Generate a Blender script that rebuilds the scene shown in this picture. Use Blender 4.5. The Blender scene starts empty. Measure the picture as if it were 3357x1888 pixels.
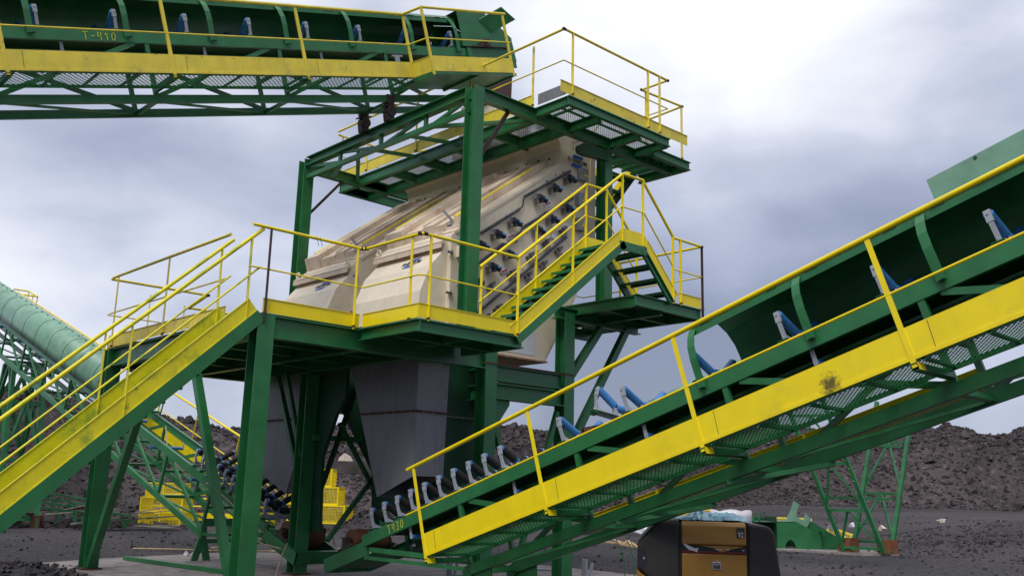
import bpy, math, random
from mathutils import Vector, Matrix, noise
random.seed(7)
sc = bpy.context.scene
R = math.radians
# World axes: X = "a" (right, away from the camera), Y = "b" (left, away), Z up. Metres.
AZ, TH, RO, FPX, EYE = R(46.938), R(12.142), R(1.535), 3100.0, 1.5
xh = Vector((math.sin(AZ), -math.cos(AZ), 0)); yh = Vector((math.cos(AZ), math.sin(AZ), 0)); zh = Vector((0, 0, 1))
fwd = yh*math.cos(TH) + zh*math.sin(TH); upc = zh*math.cos(TH) - yh*math.sin(TH)
rt = xh*math.cos(RO) + upc*math.sin(RO); up = -xh*math.sin(RO) + upc*math.cos(RO)
cam = bpy.data.cameras.new('camera'); camo = bpy.data.objects.new('camera', cam); sc.collection.objects.link(camo)
camo.matrix_world = Matrix(((rt.x, up.x, -fwd.x, 0), (rt.y, up.y, -fwd.y, 0), (rt.z, up.z, -fwd.z, EYE), (0, 0, 0, 1)))
cam.sensor_fit = 'HORIZONTAL'; cam.sensor_width = 36; cam.lens = 36*FPX/3357; cam.clip_start = .05; cam.clip_end = 3000
sc.camera = camo
sc.view_settings.view_transform = 'Standard'; sc.view_settings.look = 'None'; sc.view_settings.exposure = .18; sc.view_settings.gamma = 1
sc.render.resolution_x, sc.render.resolution_y = 1024, 575
SUN_EL, SUN_AZ = R(52), R(205)      # sun direction, measured from +X towards +Y
sun = bpy.data.lights.new('sun', 'SUN'); sun.energy = 1.9; sun.angle = R(28); sun.color = (1, .97, .93)
suno = bpy.data.objects.new('sun', sun); sc.collection.objects.link(suno)
sd = Vector((math.cos(SUN_EL)*math.cos(SUN_AZ), math.cos(SUN_EL)*math.sin(SUN_AZ), math.sin(SUN_EL)))
suno.rotation_euler = sd.to_track_quat('Z', 'Y').to_euler()

# ------------------------------------------------------------------ node helpers
def nd(nt, t, **kw):
    n = nt.nodes.new(t)
    for k, v in kw.items():
        if k.startswith('i_'):
            n.inputs[k[2:].replace('_', ' ')].default_value = v
        else: setattr(n, k, v)
    return n
def ramp(nt, src, pts):
    r = nt.nodes.new('ShaderNodeValToRGB'); e = r.color_ramp.elements
    while len(e) < len(pts): e.new(.5)
    for i, (p, c) in enumerate(pts):
        e[i].position = p; e[i].color = (*c, 1) if isinstance(c, (tuple, list)) else (c, c, c, 1)
    nt.links.new(src, r.inputs[0]); return r.outputs[0]
def math_(nt, op, a, b=None, clamp=False):
    m = nt.nodes.new('ShaderNodeMath'); m.operation = op; m.use_clamp = clamp
    for i, x in enumerate((a, b)):
        if x is None: continue
        if isinstance(x, (int, float)): m.inputs[i].default_value = x
        else: nt.links.new(x, m.inputs[i])
    return m.outputs[0]
def mix(nt, fac, a, b):
    m = nt.nodes.new('ShaderNodeMix'); m.data_type = 'RGBA'
    for i, x in ((0, fac), (6, a), (7, b)):
        if isinstance(x, (int, float)): m.inputs[i].default_value = x
        elif isinstance(x, tuple): m.inputs[i].default_value = (*x, 1)
        else: nt.links.new(x, m.inputs[i])
    return m.outputs[2]
# ------------------------------------------------------------------ sky (overcast)
w = bpy.data.worlds.new('World'); sc.world = w; w.use_nodes = True
nt = w.node_tree; nt.nodes.clear()
tc = nd(nt, 'ShaderNodeTexCoord')
def dirdot(v, lo, hi):
    v = Vector(v).normalized()
    d = nd(nt, 'ShaderNodeVectorMath', operation='DOT_PRODUCT'); nt.links.new(tc.outputs['Generated'], d.inputs[0]); d.inputs[1].default_value = v
    m = nd(nt, 'ShaderNodeMapRange', interpolation_type='SMOOTHSTEP'); nt.links.new(d.outputs['Value'], m.inputs[0])
    m.inputs[1].default_value = math.cos(R(hi)); m.inputs[2].default_value = math.cos(R(lo)); return m.outputs[0]
def sky_dir(azr, el):               # compass: degrees right of the view axis, degrees above the horizon
    a = AZ - R(azr); return (math.cos(R(el))*math.cos(a), math.cos(R(el))*math.sin(a), math.sin(R(el)))
mp = nd(nt, 'ShaderNodeMapping'); nt.links.new(tc.outputs['Generated'], mp.inputs[0]); mp.inputs['Scale'].default_value = (1, 1, 2.1); mp.inputs['Location'].default_value = (3.1, .4, 1.7)
n1 = nd(nt, 'ShaderNodeTexNoise', i_Scale=2.6, i_Detail=5.0, i_Roughness=.45, i_Distortion=.35); nt.links.new(mp.outputs[0], n1.inputs['Vector'])
n2 = nd(nt, 'ShaderNodeTexNoise', i_Scale=8.0, i_Detail=6.0, i_Roughness=.5, i_Distortion=.3); nt.links.new(mp.outputs[0], n2.inputs['Vector'])
base = math_(nt, 'ADD', math_(nt, 'MULTIPLY', math_(nt, 'SUBTRACT', n1.outputs[0], .5), 1.05), math_(nt, 'MULTIPLY', math_(nt, 'SUBTRACT', n2.outputs[0], .5), .42))
base = math_(nt, 'ADD', base, .285)
for (az, el, lo, hi, wgt) in ((6, 37, 3, 25, .42), (20, 34, 2, 24, .34), (-26, 22, 1, 16, .26), (-24, 33, 2, 14, .35), (-14, 15, 1, 10, .14), (-30, 4, 2, 15, .33), (-8, 1, 1, 12, .34), (25, 3, 1, 14, .20), (28, 13, 1, 12, .06),
                              (14, 10, 2, 18, -.14), (-22, 12, 1, 11, -.20), (4, 8, 2, 12, -.14), (24, 17, 1, 12, -.1)):
    base = math_(nt, 'ADD', base, math_(nt, 'MULTIPLY', dirdot(sky_dir(az, el), lo, hi), wgt))
base = math_(nt, 'ADD', base, math_(nt, 'MULTIPLY', dirdot((0, 0, 1), 5, 58), .75))
cl = ramp(nt, base, ((0.0, (.22, .25, .35)), (.22, (.315, .35, .475)), (.5, (.50, .535, .665)), (.78, (.79, .81, .89)), (1.0, (1.0, 1.0, 1.03))))
sky = nd(nt, 'ShaderNodeTexSky', sky_type='NISHITA', sun_disc=False, sun_elevation=SUN_EL, sun_rotation=math.pi/2-SUN_AZ)
cb = nd(nt, 'ShaderNodeMix', data_type='RGBA', blend_type='ADD'); cb.inputs[0].default_value = .012
nt.links.new(cl, cb.inputs[6]); nt.links.new(sky.outputs[0], cb.inputs[7])
bg = nd(nt, 'ShaderNodeBackground', i_Strength=.93); nt.links.new(cb.outputs[2], bg.inputs[0])
wo = nd(nt, 'ShaderNodeOutputWorld'); nt.links.new(bg.outputs[0], wo.inputs[0])

# ------------------------------------------------------------------ materials
def mat(name, col, rough=.5, var=.15, metal=0, bump=0, bscale=40, spots=None, scale=3.0, spec=.5, fleck=None, coat=0, streak=None):
    m = bpy.data.materials.new(name); m.use_nodes = True; nt = m.node_tree
    b = nt.nodes['Principled BSDF']; tc = nd(nt, 'ShaderNodeTexCoord')
    n = nd(nt, 'ShaderNodeTexNoise', i_Scale=scale, i_Detail=6.0, i_Roughness=.6); nt.links.new(tc.outputs['Object'], n.inputs['Vector'])
    lo = tuple(c*(1-var) for c in col); hi = tuple(min(1, c*(1+var)) for c in col)
    c = ramp(nt, n.outputs[0], ((.3, lo), (.7, hi)))
    for (sc_, thr, wid, scol, amt) in (spots or ()):
        s = nd(nt, 'ShaderNodeTexNoise', i_Scale=sc_, i_Detail=7.0, i_Roughness=.65); nt.links.new(tc.outputs['Object'], s.inputs['Vector'])
        f = math_(nt, 'MULTIPLY', ramp(nt, s.outputs[0], ((thr, 0.0), (thr+wid, 1.0))), amt)
        c = mix(nt, f, c, scol)
    if streak:
        mp_ = nd(nt, 'ShaderNodeMapping'); nt.links.new(tc.outputs['Object'], mp_.inputs[0]); mp_.inputs['Scale'].default_value = (1, 1, .16)
        for q_, (sc_, lo_, hi_, k_) in enumerate(((7.0, .50, .74, 1.0), (24.0, .58, .74, .8))):
            s = nd(nt, 'ShaderNodeTexNoise', i_Scale=sc_, i_Detail=8.0, i_Roughness=.7); nt.links.new(mp_.outputs[0], s.inputs['Vector'])
            c = mix(nt, math_(nt, 'MULTIPLY', ramp(nt, s.outputs[0], ((lo_, 0.0), (hi_, 1.0))), streak[0]*k_), c, streak[1])
    nt.links.new(c, b.inputs['Base Color'])
    rr = ramp(nt, n.outputs[0], ((.25, max(0, rough-.1)), (.75, min(1, rough+.12)))); nt.links.new(rr, b.inputs['Roughness'])
    b.inputs['Metallic'].default_value = metal; b.inputs['Specular IOR Level'].default_value = spec
    if coat: b.inputs['Coat Weight'].default_value = coat
    if bump:
        bn = nd(nt, 'ShaderNodeTexNoise', i_Scale=bscale, i_Detail=4.0); nt.links.new(tc.outputs['Object'], bn.inputs['Vector'])
        bp = nd(nt, 'ShaderNodeBump', i_Strength=bump, i_Distance=.02); nt.links.new(bn.outputs[0], bp.inputs['Height']); nt.links.new(bp.outputs[0], b.inputs['Normal'])
    return m
BURN = (8.41, -.70, -.79)
RUSTC = (.13, .035, .012)
M = {}
M['green'] = mat('green_paint', (.018, .155, .046), .36, .2, spec=.6, streak=(.26, (.075, .10, .065)), bump=.05, bscale=9, spots=((5, .66, .05, (.03, .17, .07), .5), (13, .73, .03, RUSTC, .75)))
M['green_light'] = mat('green_paint_weathered', (.19, .36, .25), .42, .2, bump=.08, bscale=5, spots=((3, .56, .2, (.27, .42, .32), .7), (2.2, .63, .07, (.20, .20, .17), .6)))
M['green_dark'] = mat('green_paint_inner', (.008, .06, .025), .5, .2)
M['yellow'] = mat('yellow_paint', (.95, .735, .005), .34, .06, streak=(.13, (.40, .30, .05)), bump=.04, bscale=7, spots=((1.7, .60, .18, (.60, .52, .03), .6), (15, .74, .03, (.16, .05, .01), .8)))
def burn(m, c, rad):
    nt = m.node_tree; b = nt.nodes['Principled BSDF']; src = b.inputs['Base Color'].links[0].from_socket
    tc = nd(nt, 'ShaderNodeTexCoord'); d = nd(nt, 'ShaderNodeVectorMath', operation='DISTANCE'); nt.links.new(tc.outputs['Object'], d.inputs[0]); d.inputs[1].default_value = c
    n = nd(nt, 'ShaderNodeTexNoise', i_Scale=26.0, i_Detail=7.0, i_Roughness=.7); nt.links.new(tc.outputs['Object'], n.inputs[0])
    v = math_(nt, 'ADD', math_(nt, 'DIVIDE', d.outputs['Value'], rad), math_(nt, 'MULTIPLY', math_(nt, 'SUBTRACT', n.outputs[0], .5), 2.2))
    nt.links.new(mix(nt, ramp(nt, v, ((.25, .9), (.95, 0.0))), src, (.06, .045, .02)), b.inputs['Base Color']); return m
M['yellow_burnt'] = burn(mat('yellow_paint_scorched', (.95, .735, .005), .34, .06, streak=(.13, (.40, .30, .05)), bump=.04, bscale=7, spots=((1.7, .60, .18, (.60, .52, .03), .6), (15, .76, .03, (.16, .05, .01), .8))), BURN, .13)
M['yellow_green'] = mat('yellow_paint_oversprayed', (.84, .72, .010), .38, .1, streak=(.25, (.36, .30, .05)), bump=.04, bscale=7, spots=((1.6, .54, .10, (.30, .40, .03), .85), (4.2, .64, .08, (.10, .26, .03), .8), (15, .74, .03, (.16, .05, .01), .8)))
M['yellow_old'] = mat('yellow_paint_weathered', (.84, .67, .06), .45, .14, streak=(.35, (.40, .30, .10)), bump=.05, spots=((4, .6, .1, (.45, .38, .10), .7), (9, .66, .04, RUSTC, .8)))
M['beige'] = mat('beige_paint', (.80, .69, .53), .45, .07, streak=(.30, (.50, .37, .24)), bump=.03, bscale=6, spots=((2.4, .62, .14, (.52, .38, .25), .45), (14, .74, .03, (.25, .12, .05), .6)))
M['beige_dusty'] = mat('beige_paint_dusty', (.74, .60, .46), .55, .10, streak=(.5, (.42, .29, .19)), bump=.05, bscale=8, spots=((2.0, .5, .16, (.47, .31, .19), .6), (8, .66, .06, (.22, .09, .04), .6)))
M['beige_rust'] = mat('beige_rusty_edge', (.40, .24, .15), .8, .35, bump=.2, scale=9)
M['grey_steel'] = mat('grey_primer_steel', (.20, .20, .21), .38, .16, streak=(.5, (.10, .09, .085)), bump=.04, bscale=4, spots=((1.5, .55, .2, (.22, .22, .235), .6),), scale=2)
M['rust'] = mat('rusty_steel', (.095, .038, .022), .85, .4, bump=.3, bscale=30, scale=8)
M['rust_foot'] = mat('orange_rusty_plate', (.17, .06, .025), .85, .35, scale=8)
M['drum_rust'] = mat('rusted_drum_shell', (.14, .055, .025), .8, .3, scale=5)
M['panel_grey'] = mat('dusty_control_panel', (.20, .18, .15), .5, .15)
M['rust_brown'] = mat('brown_primer', (.075, .035, .03), .6, .3, bump=.1)
M['dark_rust'] = mat('dark_oxidised_steel', (.045, .026, .022), .6, .3)
M['bracket'] = mat('grey_painted_bracket', (.33, .35, .40), .5, .1, spots=((12, .68, .04, RUSTC, .4),), scale=8)
M['blue'] = mat('blue_roller', (.045, .19, .48), .45, .2, scale=9, spots=((14, .6, .1, (.12, .25, .45), .5),))
M['rubber'] = mat('black_rubber', (.018, .018, .02), .7, .3)
M['black'] = mat('black_plastic', (.02, .021, .026), .55, .2, bump=.06, bscale=90)
M['motor'] = mat('dark_motor_housing', (.018, .025, .045), .45, .2)
M['chrome'] = mat('bright_steel', (.55, .55, .56), .28, .1, metal=.8)
M['steel'] = mat('galvanised_steel', (.32, .33, .35), .5, .15, metal=.3)
M['wire'] = mat('dark_wire', (.06, .06, .062), .5, .3)
M['clamp'] = mat('weathered_clamp_steel', (.17, .16, .16), .55, .4, metal=.3, scale=12)
M['red'] = mat('red_knob', (.45, .01, .02), .4, .1)
M['decal_blue'] = mat('blue_decal', (.03, .12, .42), .4, .08)
M['decal_dark'] = mat('dark_lettering', (.02, .02, .035), .5, .05)
M['lightblue'] = mat('blue_label', (.10, .30, .62), .4, .15)
M['white'] = mat('white_plate', (.68, .70, .74), .5, .08)
M['chalk'] = mat('chalk_line', (.30, .30, .34), .9, .1)
M['text_yellow'] = mat('yellow_marker_paint', (.45, .50, .05), .6, .15)
M['orange'] = mat('orange_canopy_paint', (.44, .215, .035), .42, .06, bump=.04, bscale=5, spots=((2, .58, .2, (.33, .18, .05), .4),))
M['canopy'] = mat('dark_moulded_plastic', (.040, .037, .034), .62, .2, bump=.15, bscale=160, spots=((2.5, .52, .25, (.06, .052, .045), .6),))
M['blue_sheet'] = mat('blue_plastic_sheet', (.16, .42, .56), .25, .25, scale=5, spots=((9, .58, .06, (.5, .66, .72), .6),))
M['sack'] = mat('white_sack', (.60, .58, .62), .7, .15, bump=.3, bscale=12)
M['wood'] = mat('cut_wood', (.48, .33, .18), .8, .25, scale=12)
M['ply'] = mat('weathered_plate', (.24, .21, .17), .8, .3, scale=6)
M['paper'] = mat('pale_litter', (.62, .52, .44), .8, .25, scale=10)
M['cable'] = mat('tan_cable', (.42, .30, .18), .6, .15)
M['sash'] = mat('red_strip', (.22, .012, .012), .4, .2)
def ground_mat(name, dark, light, sc1, stones):
    m = bpy.data.materials.new(name); m.use_nodes = True; nt = m.node_tree; b = nt.nodes['Principled BSDF']
    tc = nd(nt, 'ShaderNodeTexCoord')
    big = nd(nt, 'ShaderNodeTexNoise', i_Scale=.12, i_Detail=5.0); nt.links.new(tc.outputs['Object'], big.inputs[0])
    fine = nd(nt, 'ShaderNodeTexNoise', i_Scale=sc1, i_Detail=10.0, i_Roughness=.75); nt.links.new(tc.outputs['Object'], fine.inputs[0])
    c = mix(nt, ramp(nt, big.outputs[0], ((.35, 0.0), (.65, 1.0))), dark, light)
    c = mix(nt, ramp(nt, fine.outputs[0], ((.38, .75), (.5, .0))), c, tuple(x*.45 for x in dark))
    v = nd(nt, 'ShaderNodeTexVoronoi', i_Scale=stones); nt.links.new(tc.outputs['Object'], v.inputs[0])
    c = mix(nt, ramp(nt, v.outputs['Color'], ((.80, .0), (.95, .55))), c, tuple(min(1, x*2.2) for x in light))
    nt.links.new(c, b.inputs['Base Color']); b.inputs['Roughness'].default_value = .92; b.inputs['Specular IOR Level'].default_value = .2
    h = math_(nt, 'ADD', fine.outputs[0], math_(nt, 'MULTIPLY', v.outputs['Distance'], .6))
    bp = nd(nt, 'ShaderNodeBump', i_Strength=.9, i_Distance=.06); nt.links.new(h, bp.inputs['Height']); nt.links.new(bp.outputs[0], b.inputs['Normal'])
    return m
M['ground'] = ground_mat('black_gravel', (.046, .042, .046), (.085, .077, .080), 7, 14)
M['hill'] = ground_mat('spoil_rock', (.036, .031, .033), (.088, .072, .073), 2.4, 3.2)
M['rock'] = mat('loose_rock', (.066, .056, .057), .95, .6, bump=.5, bscale=8, scale=1.1, spec=.15, spots=((.35, .64, .05, (.15, .10, .085), .5),))
M['rock_dark'] = mat('dark_gravel_stone', (.062, .056, .060), .95, .5, bump=.5, bscale=14, scale=2.5, spec=.15)
M['concrete'] = mat('dirty_concrete', (.27, .235, .225), .9, .2, bump=.4, bscale=25, scale=2, spots=((3, .5, .12, (.10, .09, .09), .7), (14, .55, .1, (.06, .055, .055), .55)))

# ------------------------------------------------------------------ mesh helpers
col = sc.collection
V = Vector
def tag(o, label=None, cat=None, group=None, kind=None):
    if label: o['label'] = label
    if cat: o['category'] = cat
    if group: o['group'] = group
    if kind: o['kind'] = kind
    return o
OFF = {}
def thing(name, loc, label, cat, group=None, rot=None):
    o = bpy.data.objects.new(name, None); col.objects.link(o); o.empty_display_size = .2
    if rot is None: o.location = loc; OFF[o.name] = V(loc)
    else:
        o.matrix_world = Matrix.Translation(V(loc)) @ rot.to_4x4(); OFF[o.name] = V((0, 0, 0))
    return tag(o, label, cat, group)
class MB:
    def __init__(s): s.v = []; s.f = []; s.sm = []
    def add(s, vs, fs, smooth=False):
        k = len(s.v); s.v += [V(x) for x in vs]; s.f += [tuple(i+k for i in f) for f in fs]; s.sm += [smooth]*len(fs); return s
    def box(s, a, b):
        x0, y0, z0 = a; x1, y1, z1 = b
        return s.add([(x0, y0, z0), (x1, y0, z0), (x1, y1, z0), (x0, y1, z0), (x0, y0, z1), (x1, y0, z1), (x1, y1, z1), (x0, y1, z1)],
                     [(0, 3, 2, 1), (4, 5, 6, 7), (0, 1, 5, 4), (1, 2, 6, 5), (2, 3, 7, 6), (3, 0, 4, 7)])
    def frame(s, p, q, upv=(0, 0, 1)):
        p, q = V(p), V(q); d = (q-p).normalized(); u = V(upv)
        if abs(d.dot(u)) > .98: u = V((0, 1, 0)) if abs(d.y) < .9 else V((1, 0, 0))
        r = d.cross(u).normalized(); u = r.cross(d).normalized(); return p, q, d, r, u
    def bar(s, p, q, w, h, upv=(0, 0, 1), ro=0, uo=0):       # w sideways, h along up
        p, q, d, r, u = s.frame(p, q, upv); c = r*ro+u*uo
        vs = [e+c+r*sx*w/2+u*sy*h/2 for e in (p, q) for sx, sy in ((-1, -1), (1, -1), (1, 1), (-1, 1))]
        return s.add(vs, [(0, 1, 2, 3), (7, 6, 5, 4), (0, 4, 5, 1), (1, 5, 6, 2), (2, 6, 7, 3), (3, 7, 4, 0)])
    def ibeam(s, p, q, w, h, upv=(0, 0, 1), t=.018):         # flanges at +-h/2 along up
        s.bar(p, q, w, t, upv, 0, h/2-t/2); s.bar(p, q, w, t, upv, 0, -h/2+t/2); return s.bar(p, q, t*.7, h-2*t, upv)
    def channel(s, p, q, w, h, upv=(0, 0, 1), side=1, t=.012): # web on one side, flanges pointing to +side
        s.bar(p, q, t, h, upv, -side*(w/2-t/2)); s.bar(p, q, w-t, t, upv, side*t/2, h/2-t/2); return s.bar(p, q, w-t, t, upv, side*t/2, -h/2+t/2)
    def tube(s, p, q, r, n=8, upv=(0, 0, 1), r2=None, caps=True):
        p, q, d, rr, u = s.frame(p, q, upv); r2 = r if r2 is None else r2
        vs = [e+rr*math.cos(2*math.pi*i/n)*ra+u*math.sin(2*math.pi*i/n)*ra for e, ra in ((p, r), (q, r2)) for i in range(n)]
        s.add(vs, [(i, n+i, n+(i+1) % n, (i+1) % n) for i in range(n)], True)
        if caps: s.add(vs, [tuple(range(n)), tuple(range(2*n-1, n-1, -1))])
        return s
    def path(s, pts, r, n=6):
        for a, b in zip(pts, pts[1:]): s.tube(a, b, r, n)
        return s
    def prism(s, pts, off):                                   # polygon swept by off
        n = len(pts); pts = [V(p) for p in pts]; off = V(off)
        return s.add(pts+[p+off for p in pts], [tuple(range(n)), tuple(range(2*n-1, n-1, -1))]+[(i, n+i, n+(i+1) % n, (i+1) % n) for i in range(n)])
    def strip(s, prof, off, t=.006, smooth=True):            # open profile (list of pts) swept by off, thick
        prof = [V(p) for p in prof]; off = V(off); n = len(prof); inn = []
        for i in range(n):
            a = prof[max(0, i-1)]; b = prof[min(n-1, i+1)]; inn.append(prof[i]+(b-a).cross(off).normalized()*t)
        vs = prof+[p+off for p in prof]+inn+[p+off for p in inn]
        f = []
        for i in range(n-1): f += [(i, i+1, n+i+1, n+i), (2*n+i+1, 2*n+i, 3*n+i, 3*n+i+1), (i, 2*n+i, 2*n+i+1, i+1), (n+i, n+i+1, 3*n+i+1, 3*n+i)]
        f += [(0, n, 3*n, 2*n), (n-1, 3*n-1, 4*n-1, 2*n-1)]
        return s.add(vs, f, smooth)
    def build(s, name, m, parent=None, flip=False, bevel=0, label=None):
        off = V((0, 0, 0)); r = parent
        while r is not None:
            if r.name in OFF: off = OFF[r.name]; break
            r = r.parent
        me = bpy.data.meshes.new(name); me.from_pydata([v-off for v in s.v], [], s.f)
        me.polygons.foreach_set('use_smooth', s.sm); me.materials.append(M[m] if isinstance(m, str) else m)
        o = bpy.data.objects.new(name, me); col.objects.link(o)
        if parent is not None: o.parent = parent
        if bevel:
            b = o.modifiers.new('bevel', 'BEVEL'); b.width = bevel; b.segments = 2; b.limit_method = 'ANGLE'
        if label: o['label'] = label
        return o
def dup_tree(o, parent=None):
    c = o.copy(); col.objects.link(c)
    if parent is not None: c.parent = parent
    for ch in list(o.children): dup_tree(ch, c)
    return c
def text_mesh(body, size):
    cu = bpy.data.curves.new('t', 'FONT'); cu.body = body; cu.size = size; cu.align_x = 'CENTER'; cu.align_y = 'CENTER'; cu.extrude = .0015; cu.offset = size*.012
    o = bpy.data.objects.new('t', cu); col.objects.link(o); dg = bpy.context.evaluated_depsgraph_get(); dg.update()
    me = bpy.data.meshes.new_from_object(o.evaluated_get(dg)); col.objects.unlink(o); bpy.data.objects.remove(o); return me
def text_into(mb, body, size, org, ex, ey):
    me = text_mesh(body, size); org, ex, ey = V(org), V(ex), V(ey); n = ex.cross(ey).normalized()
    mb.add([org+ex*v.co.x+ey*v.co.y+n*v.co.z for v in me.vertices], [tuple(p.vertices) for p in me.polygons]); return mb
GL = {'T': [[(-.1, .95), (1, 1)], [(.45, .97), (.4, 0)]], '4': [[(.25, 1), (.05, .45), (.8, .5)], [(.75, 1), (.65, 0)]], '1': [[(.1, .7), (.55, 1), (.5, 0)]],
      '0': [[(.5, 1), (.15, .8), (.05, .4), (.25, .05), (.6, .1), (.8, .5), (.75, .85), (.5, 1)]], '3': [[(.1, .9), (.55, 1), (.7, .75), (.35, .55), (.75, .35), (.5, 0), (.05, .12)]], '-': [[(.1, .5), (.8, .52)]], '5': [[(.8, 1), (.2, 1), (.15, .55), (.6, .6), (.75, .3), (.45, 0), (.1, .1)]], 'S': [[(.8, .9), (.3, 1), (.2, .65), (.7, .45), (.65, .05), (.1, .1)]], 'F': [[(.7, 1), (.15, 1), (.15, 0)], [(.15, .5), (.6, .5)]]}
def hand_text(mb, txt, org, ex, ey, h, w):
    org, ex, ey = V(org), V(ex), V(ey); nn = ex.cross(ey); x = 0
    for ch in txt:
        for st in GL[ch]:
            for a, b in zip(st, st[1:]): mb.bar(org+ex*(x+a[0]*h*.6)+ey*a[1]*h, org+ex*(x+b[0]*h*.6)+ey*b[1]*h, w, .002, nn)
        x += h*.85
# ------------------------------------------------------------------ terrain
def polar(a, b):
    x = a*xh.x+b*xh.y; y = a*yh.x+b*yh.y; return math.hypot(x, y), math.degrees(math.atan2(x, y))
def from_polar(d, az):
    p = xh*d*math.sin(R(az))+yh*d*math.cos(R(az)); return p.x, p.y
def lerp_tab(t, x):
    if x <= t[0][0]: return t[0][1]
    for (x0, y0), (x1, y1) in zip(t, t[1:]):
        if x <= x1: k = (x-x0)/(x1-x0); k = k*k*(3-2*k); return y0+(y1-y0)*k
    return t[-1][1]
HB = ((-180, 60), (-60, 38), (-25, 37), (-8, 42), (0, 48), (8, 58), (14, 72), (30, 78), (60, 60), (180, 60))      # where the slope begins
HH = ((-180, 3), (-60, 5), (-28, 5.7), (-20, 5.3), (-14, 4.3), (-9, 4.8), (-3, 5.4), (2, 5.6), (6, 6.1), (12, 6.9), (17, 7.5), (20, 7.4), (22.5, 7.9), (26, 8.2), (32, 8.4), (60, 5), (180, 3))
def sst(x, a, b): k = min(1, max(0, (x-a)/(b-a))); return k*k*(3-2*k)
def gh(a, b):
    d, az = polar(a, b); p = V((a*.09, b*.09, 0))
    rise = lerp_tab(((-180, 0), (-2, 0), (8, .5), (16, 1.1), (60, 1.05), (180, 0)), az)
    h = rise*sst(d, 28, 74)
    h += .05*sst(d, 16, 24)*noise.noise(V((a*.5, b*.5, 1)))
    hb = lerp_tab(HB, az)+2.5*noise.noise(V((az*.16, 3, 0))); hh = lerp_tab(HH, az); wd = 13
    k = sst(d, hb, hb+wd)
    h += k*(hh-rise)*(.93+.12*noise.noise(V((az*.35, 9, 0)))+.05*noise.noise(V((az*1.6, 5, 0))))
    h += k*(1.1*noise.noise(p*2.2)+.55*noise.noise(p*6)+.28*noise.noise(p*15))*(.35+.65*(1-k*.4))
    # dark berm on the right, low mound by the far conveyor
    for (ca, cb, ra, ht) in ((*from_polar(37, 29), 6.5, .75), (*from_polar(31, 25.5), 3.2, .22), (30.5, 38.5, 4.5, .8), (*from_polar(34, -5.0), 3.4, 1.15)):
        r = math.hypot(a-ca, b-cb)/ra
        if r < 1: h += ht*(1-r*r)**1.5*(1+.3*noise.noise(V((a*.9, b*.9, 2))))
    for (ca, cb, ra, ht) in ((4.3, 15.3, 1.5, .27), (5.0, 17.6, 1.3, .10)):
        r = math.hypot(a-ca, b-cb)/ra
        if r < 1: h += ht*(1-r*r)**1.3*(1+.5*noise.noise(V((a*3, b*3, 2))))
    return h
mb = MB(); azs = []; x = -180
while x < 180: azs.append(x); x += .28 if -34 < x < 34 else 4
ds = [0.5]; 
while ds[-1] < 1500: ds.append(ds[-1]*(1.05 if ds[-1] < 34 else (1.009 if ds[-1] < 95 else 1.25)))
na = len(azs)
vs = []
for d in ds:
    for a_ in azs:
        a, b = from_polar(d, a_); vs.append((a, b, gh(a, b) if d > 3 else 0))
fs = [(i*na+j, i*na+(j+1) % na, (i+1)*na+(j+1) % na, (i+1)*na+j) for i in range(len(ds)-1) for j in range(na)]
fs.append(tuple(range(na-1, -1, -1)))
mb.add(vs, fs, True); g = mb.build('ground', 'ground'); tag(g, kind='structure', label='dark gravel yard rising into the spoil bank behind', cat='ground')
g.data.materials.append(M['hill'])
for p in g.data.polygons:
    c = p.center; d, az = polar(c.x, c.y)
    if d > lerp_tab(HB, az)-1+2*noise.noise(V((c.x*.4, c.y*.4, 0))): p.material_index = 1
def rock(mb, c, r):
    vs = []; q = Matrix.Rotation(random.uniform(0, 6.3), 3, V((random.random()-.5, random.random()-.5, random.random())).normalized())
    sx, sy, sz = (random.uniform(.6, 1.3) for _ in range(3))
    for x, y, z in ((-1, -1, -1), (1, -1, -1), (1, 1, -1), (-1, 1, -1), (-1, -1, 1), (1, -1, 1), (1, 1, 1), (-1, 1, 1)):
        v = V((x*sx*random.uniform(.45, 1), y*sy*random.uniform(.45, 1), z*sz*random.uniform(.4, .9)))*r*.75; vs.append(V(c)+q@v)
    mb.add(vs, [(0, 3, 2, 1), (4, 5, 6, 7), (0, 1, 5, 4), (1, 2, 6, 5), (2, 3, 7, 6), (3, 0, 4, 7)])
mb = MB()
for i in range(26000):
    az = random.uniform(-31, 31); hb = lerp_tab(HB, az); d = hb+random.uniform(-3, 17)
    if random.random() < .3: d = hb+random.uniform(9, 16)
    a, b = from_polar(d, az); r = random.choice((.05, .06, .07, .08, .1, .13, .17))*(1 if d < 55 else 1.4)
    if random.random() < .012: r *= random.uniform(2, 3.5)
    rock(mb, (a, b, gh(a, b)+r*.15), r)
tag(mb.build('rock_rubble', 'rock'), 'loose brown and grey rocks covering the spoil bank', 'rocks', kind='stuff')
mb = MB()
for i in range(6000):
    az = random.uniform(-30, 30); d = 7+random.random()**1.2*50
    a, b = from_polar(d, az)
    if 5.9 < a < 14 and 9.5 < b < 19.7: continue
    if d > lerp_tab(HB, az): continue
    r = random.choice((.010, .012, .014, .018, .022, .04))*(1+d/50); rock(mb, (a, b, gh(a, b)+r*.2), r)
for (ca, cb, ra, n, rr) in ((*from_polar(37, 29), 6, 2200, .045), (30.5, 38.5, 4, 500, .12), (*from_polar(34, -5.0), 3.2, 1100, .06), (4.3, 15.3, 1.4, 420, .05), (5.0, 17.6, 1.3, 300, .04), (*from_polar(31, 25.5), 3, 600, .035)):
    for i in range(n):
        t = random.uniform(0, 6.3); q = ra*math.sqrt(random.random()); a, b = ca+q*math.cos(t), cb+q*math.sin(t)
        r = rr*random.choice((.5, .7, 1, 1.5)); rock(mb, (a, b, gh(a, b)+r*.2), r)
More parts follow.
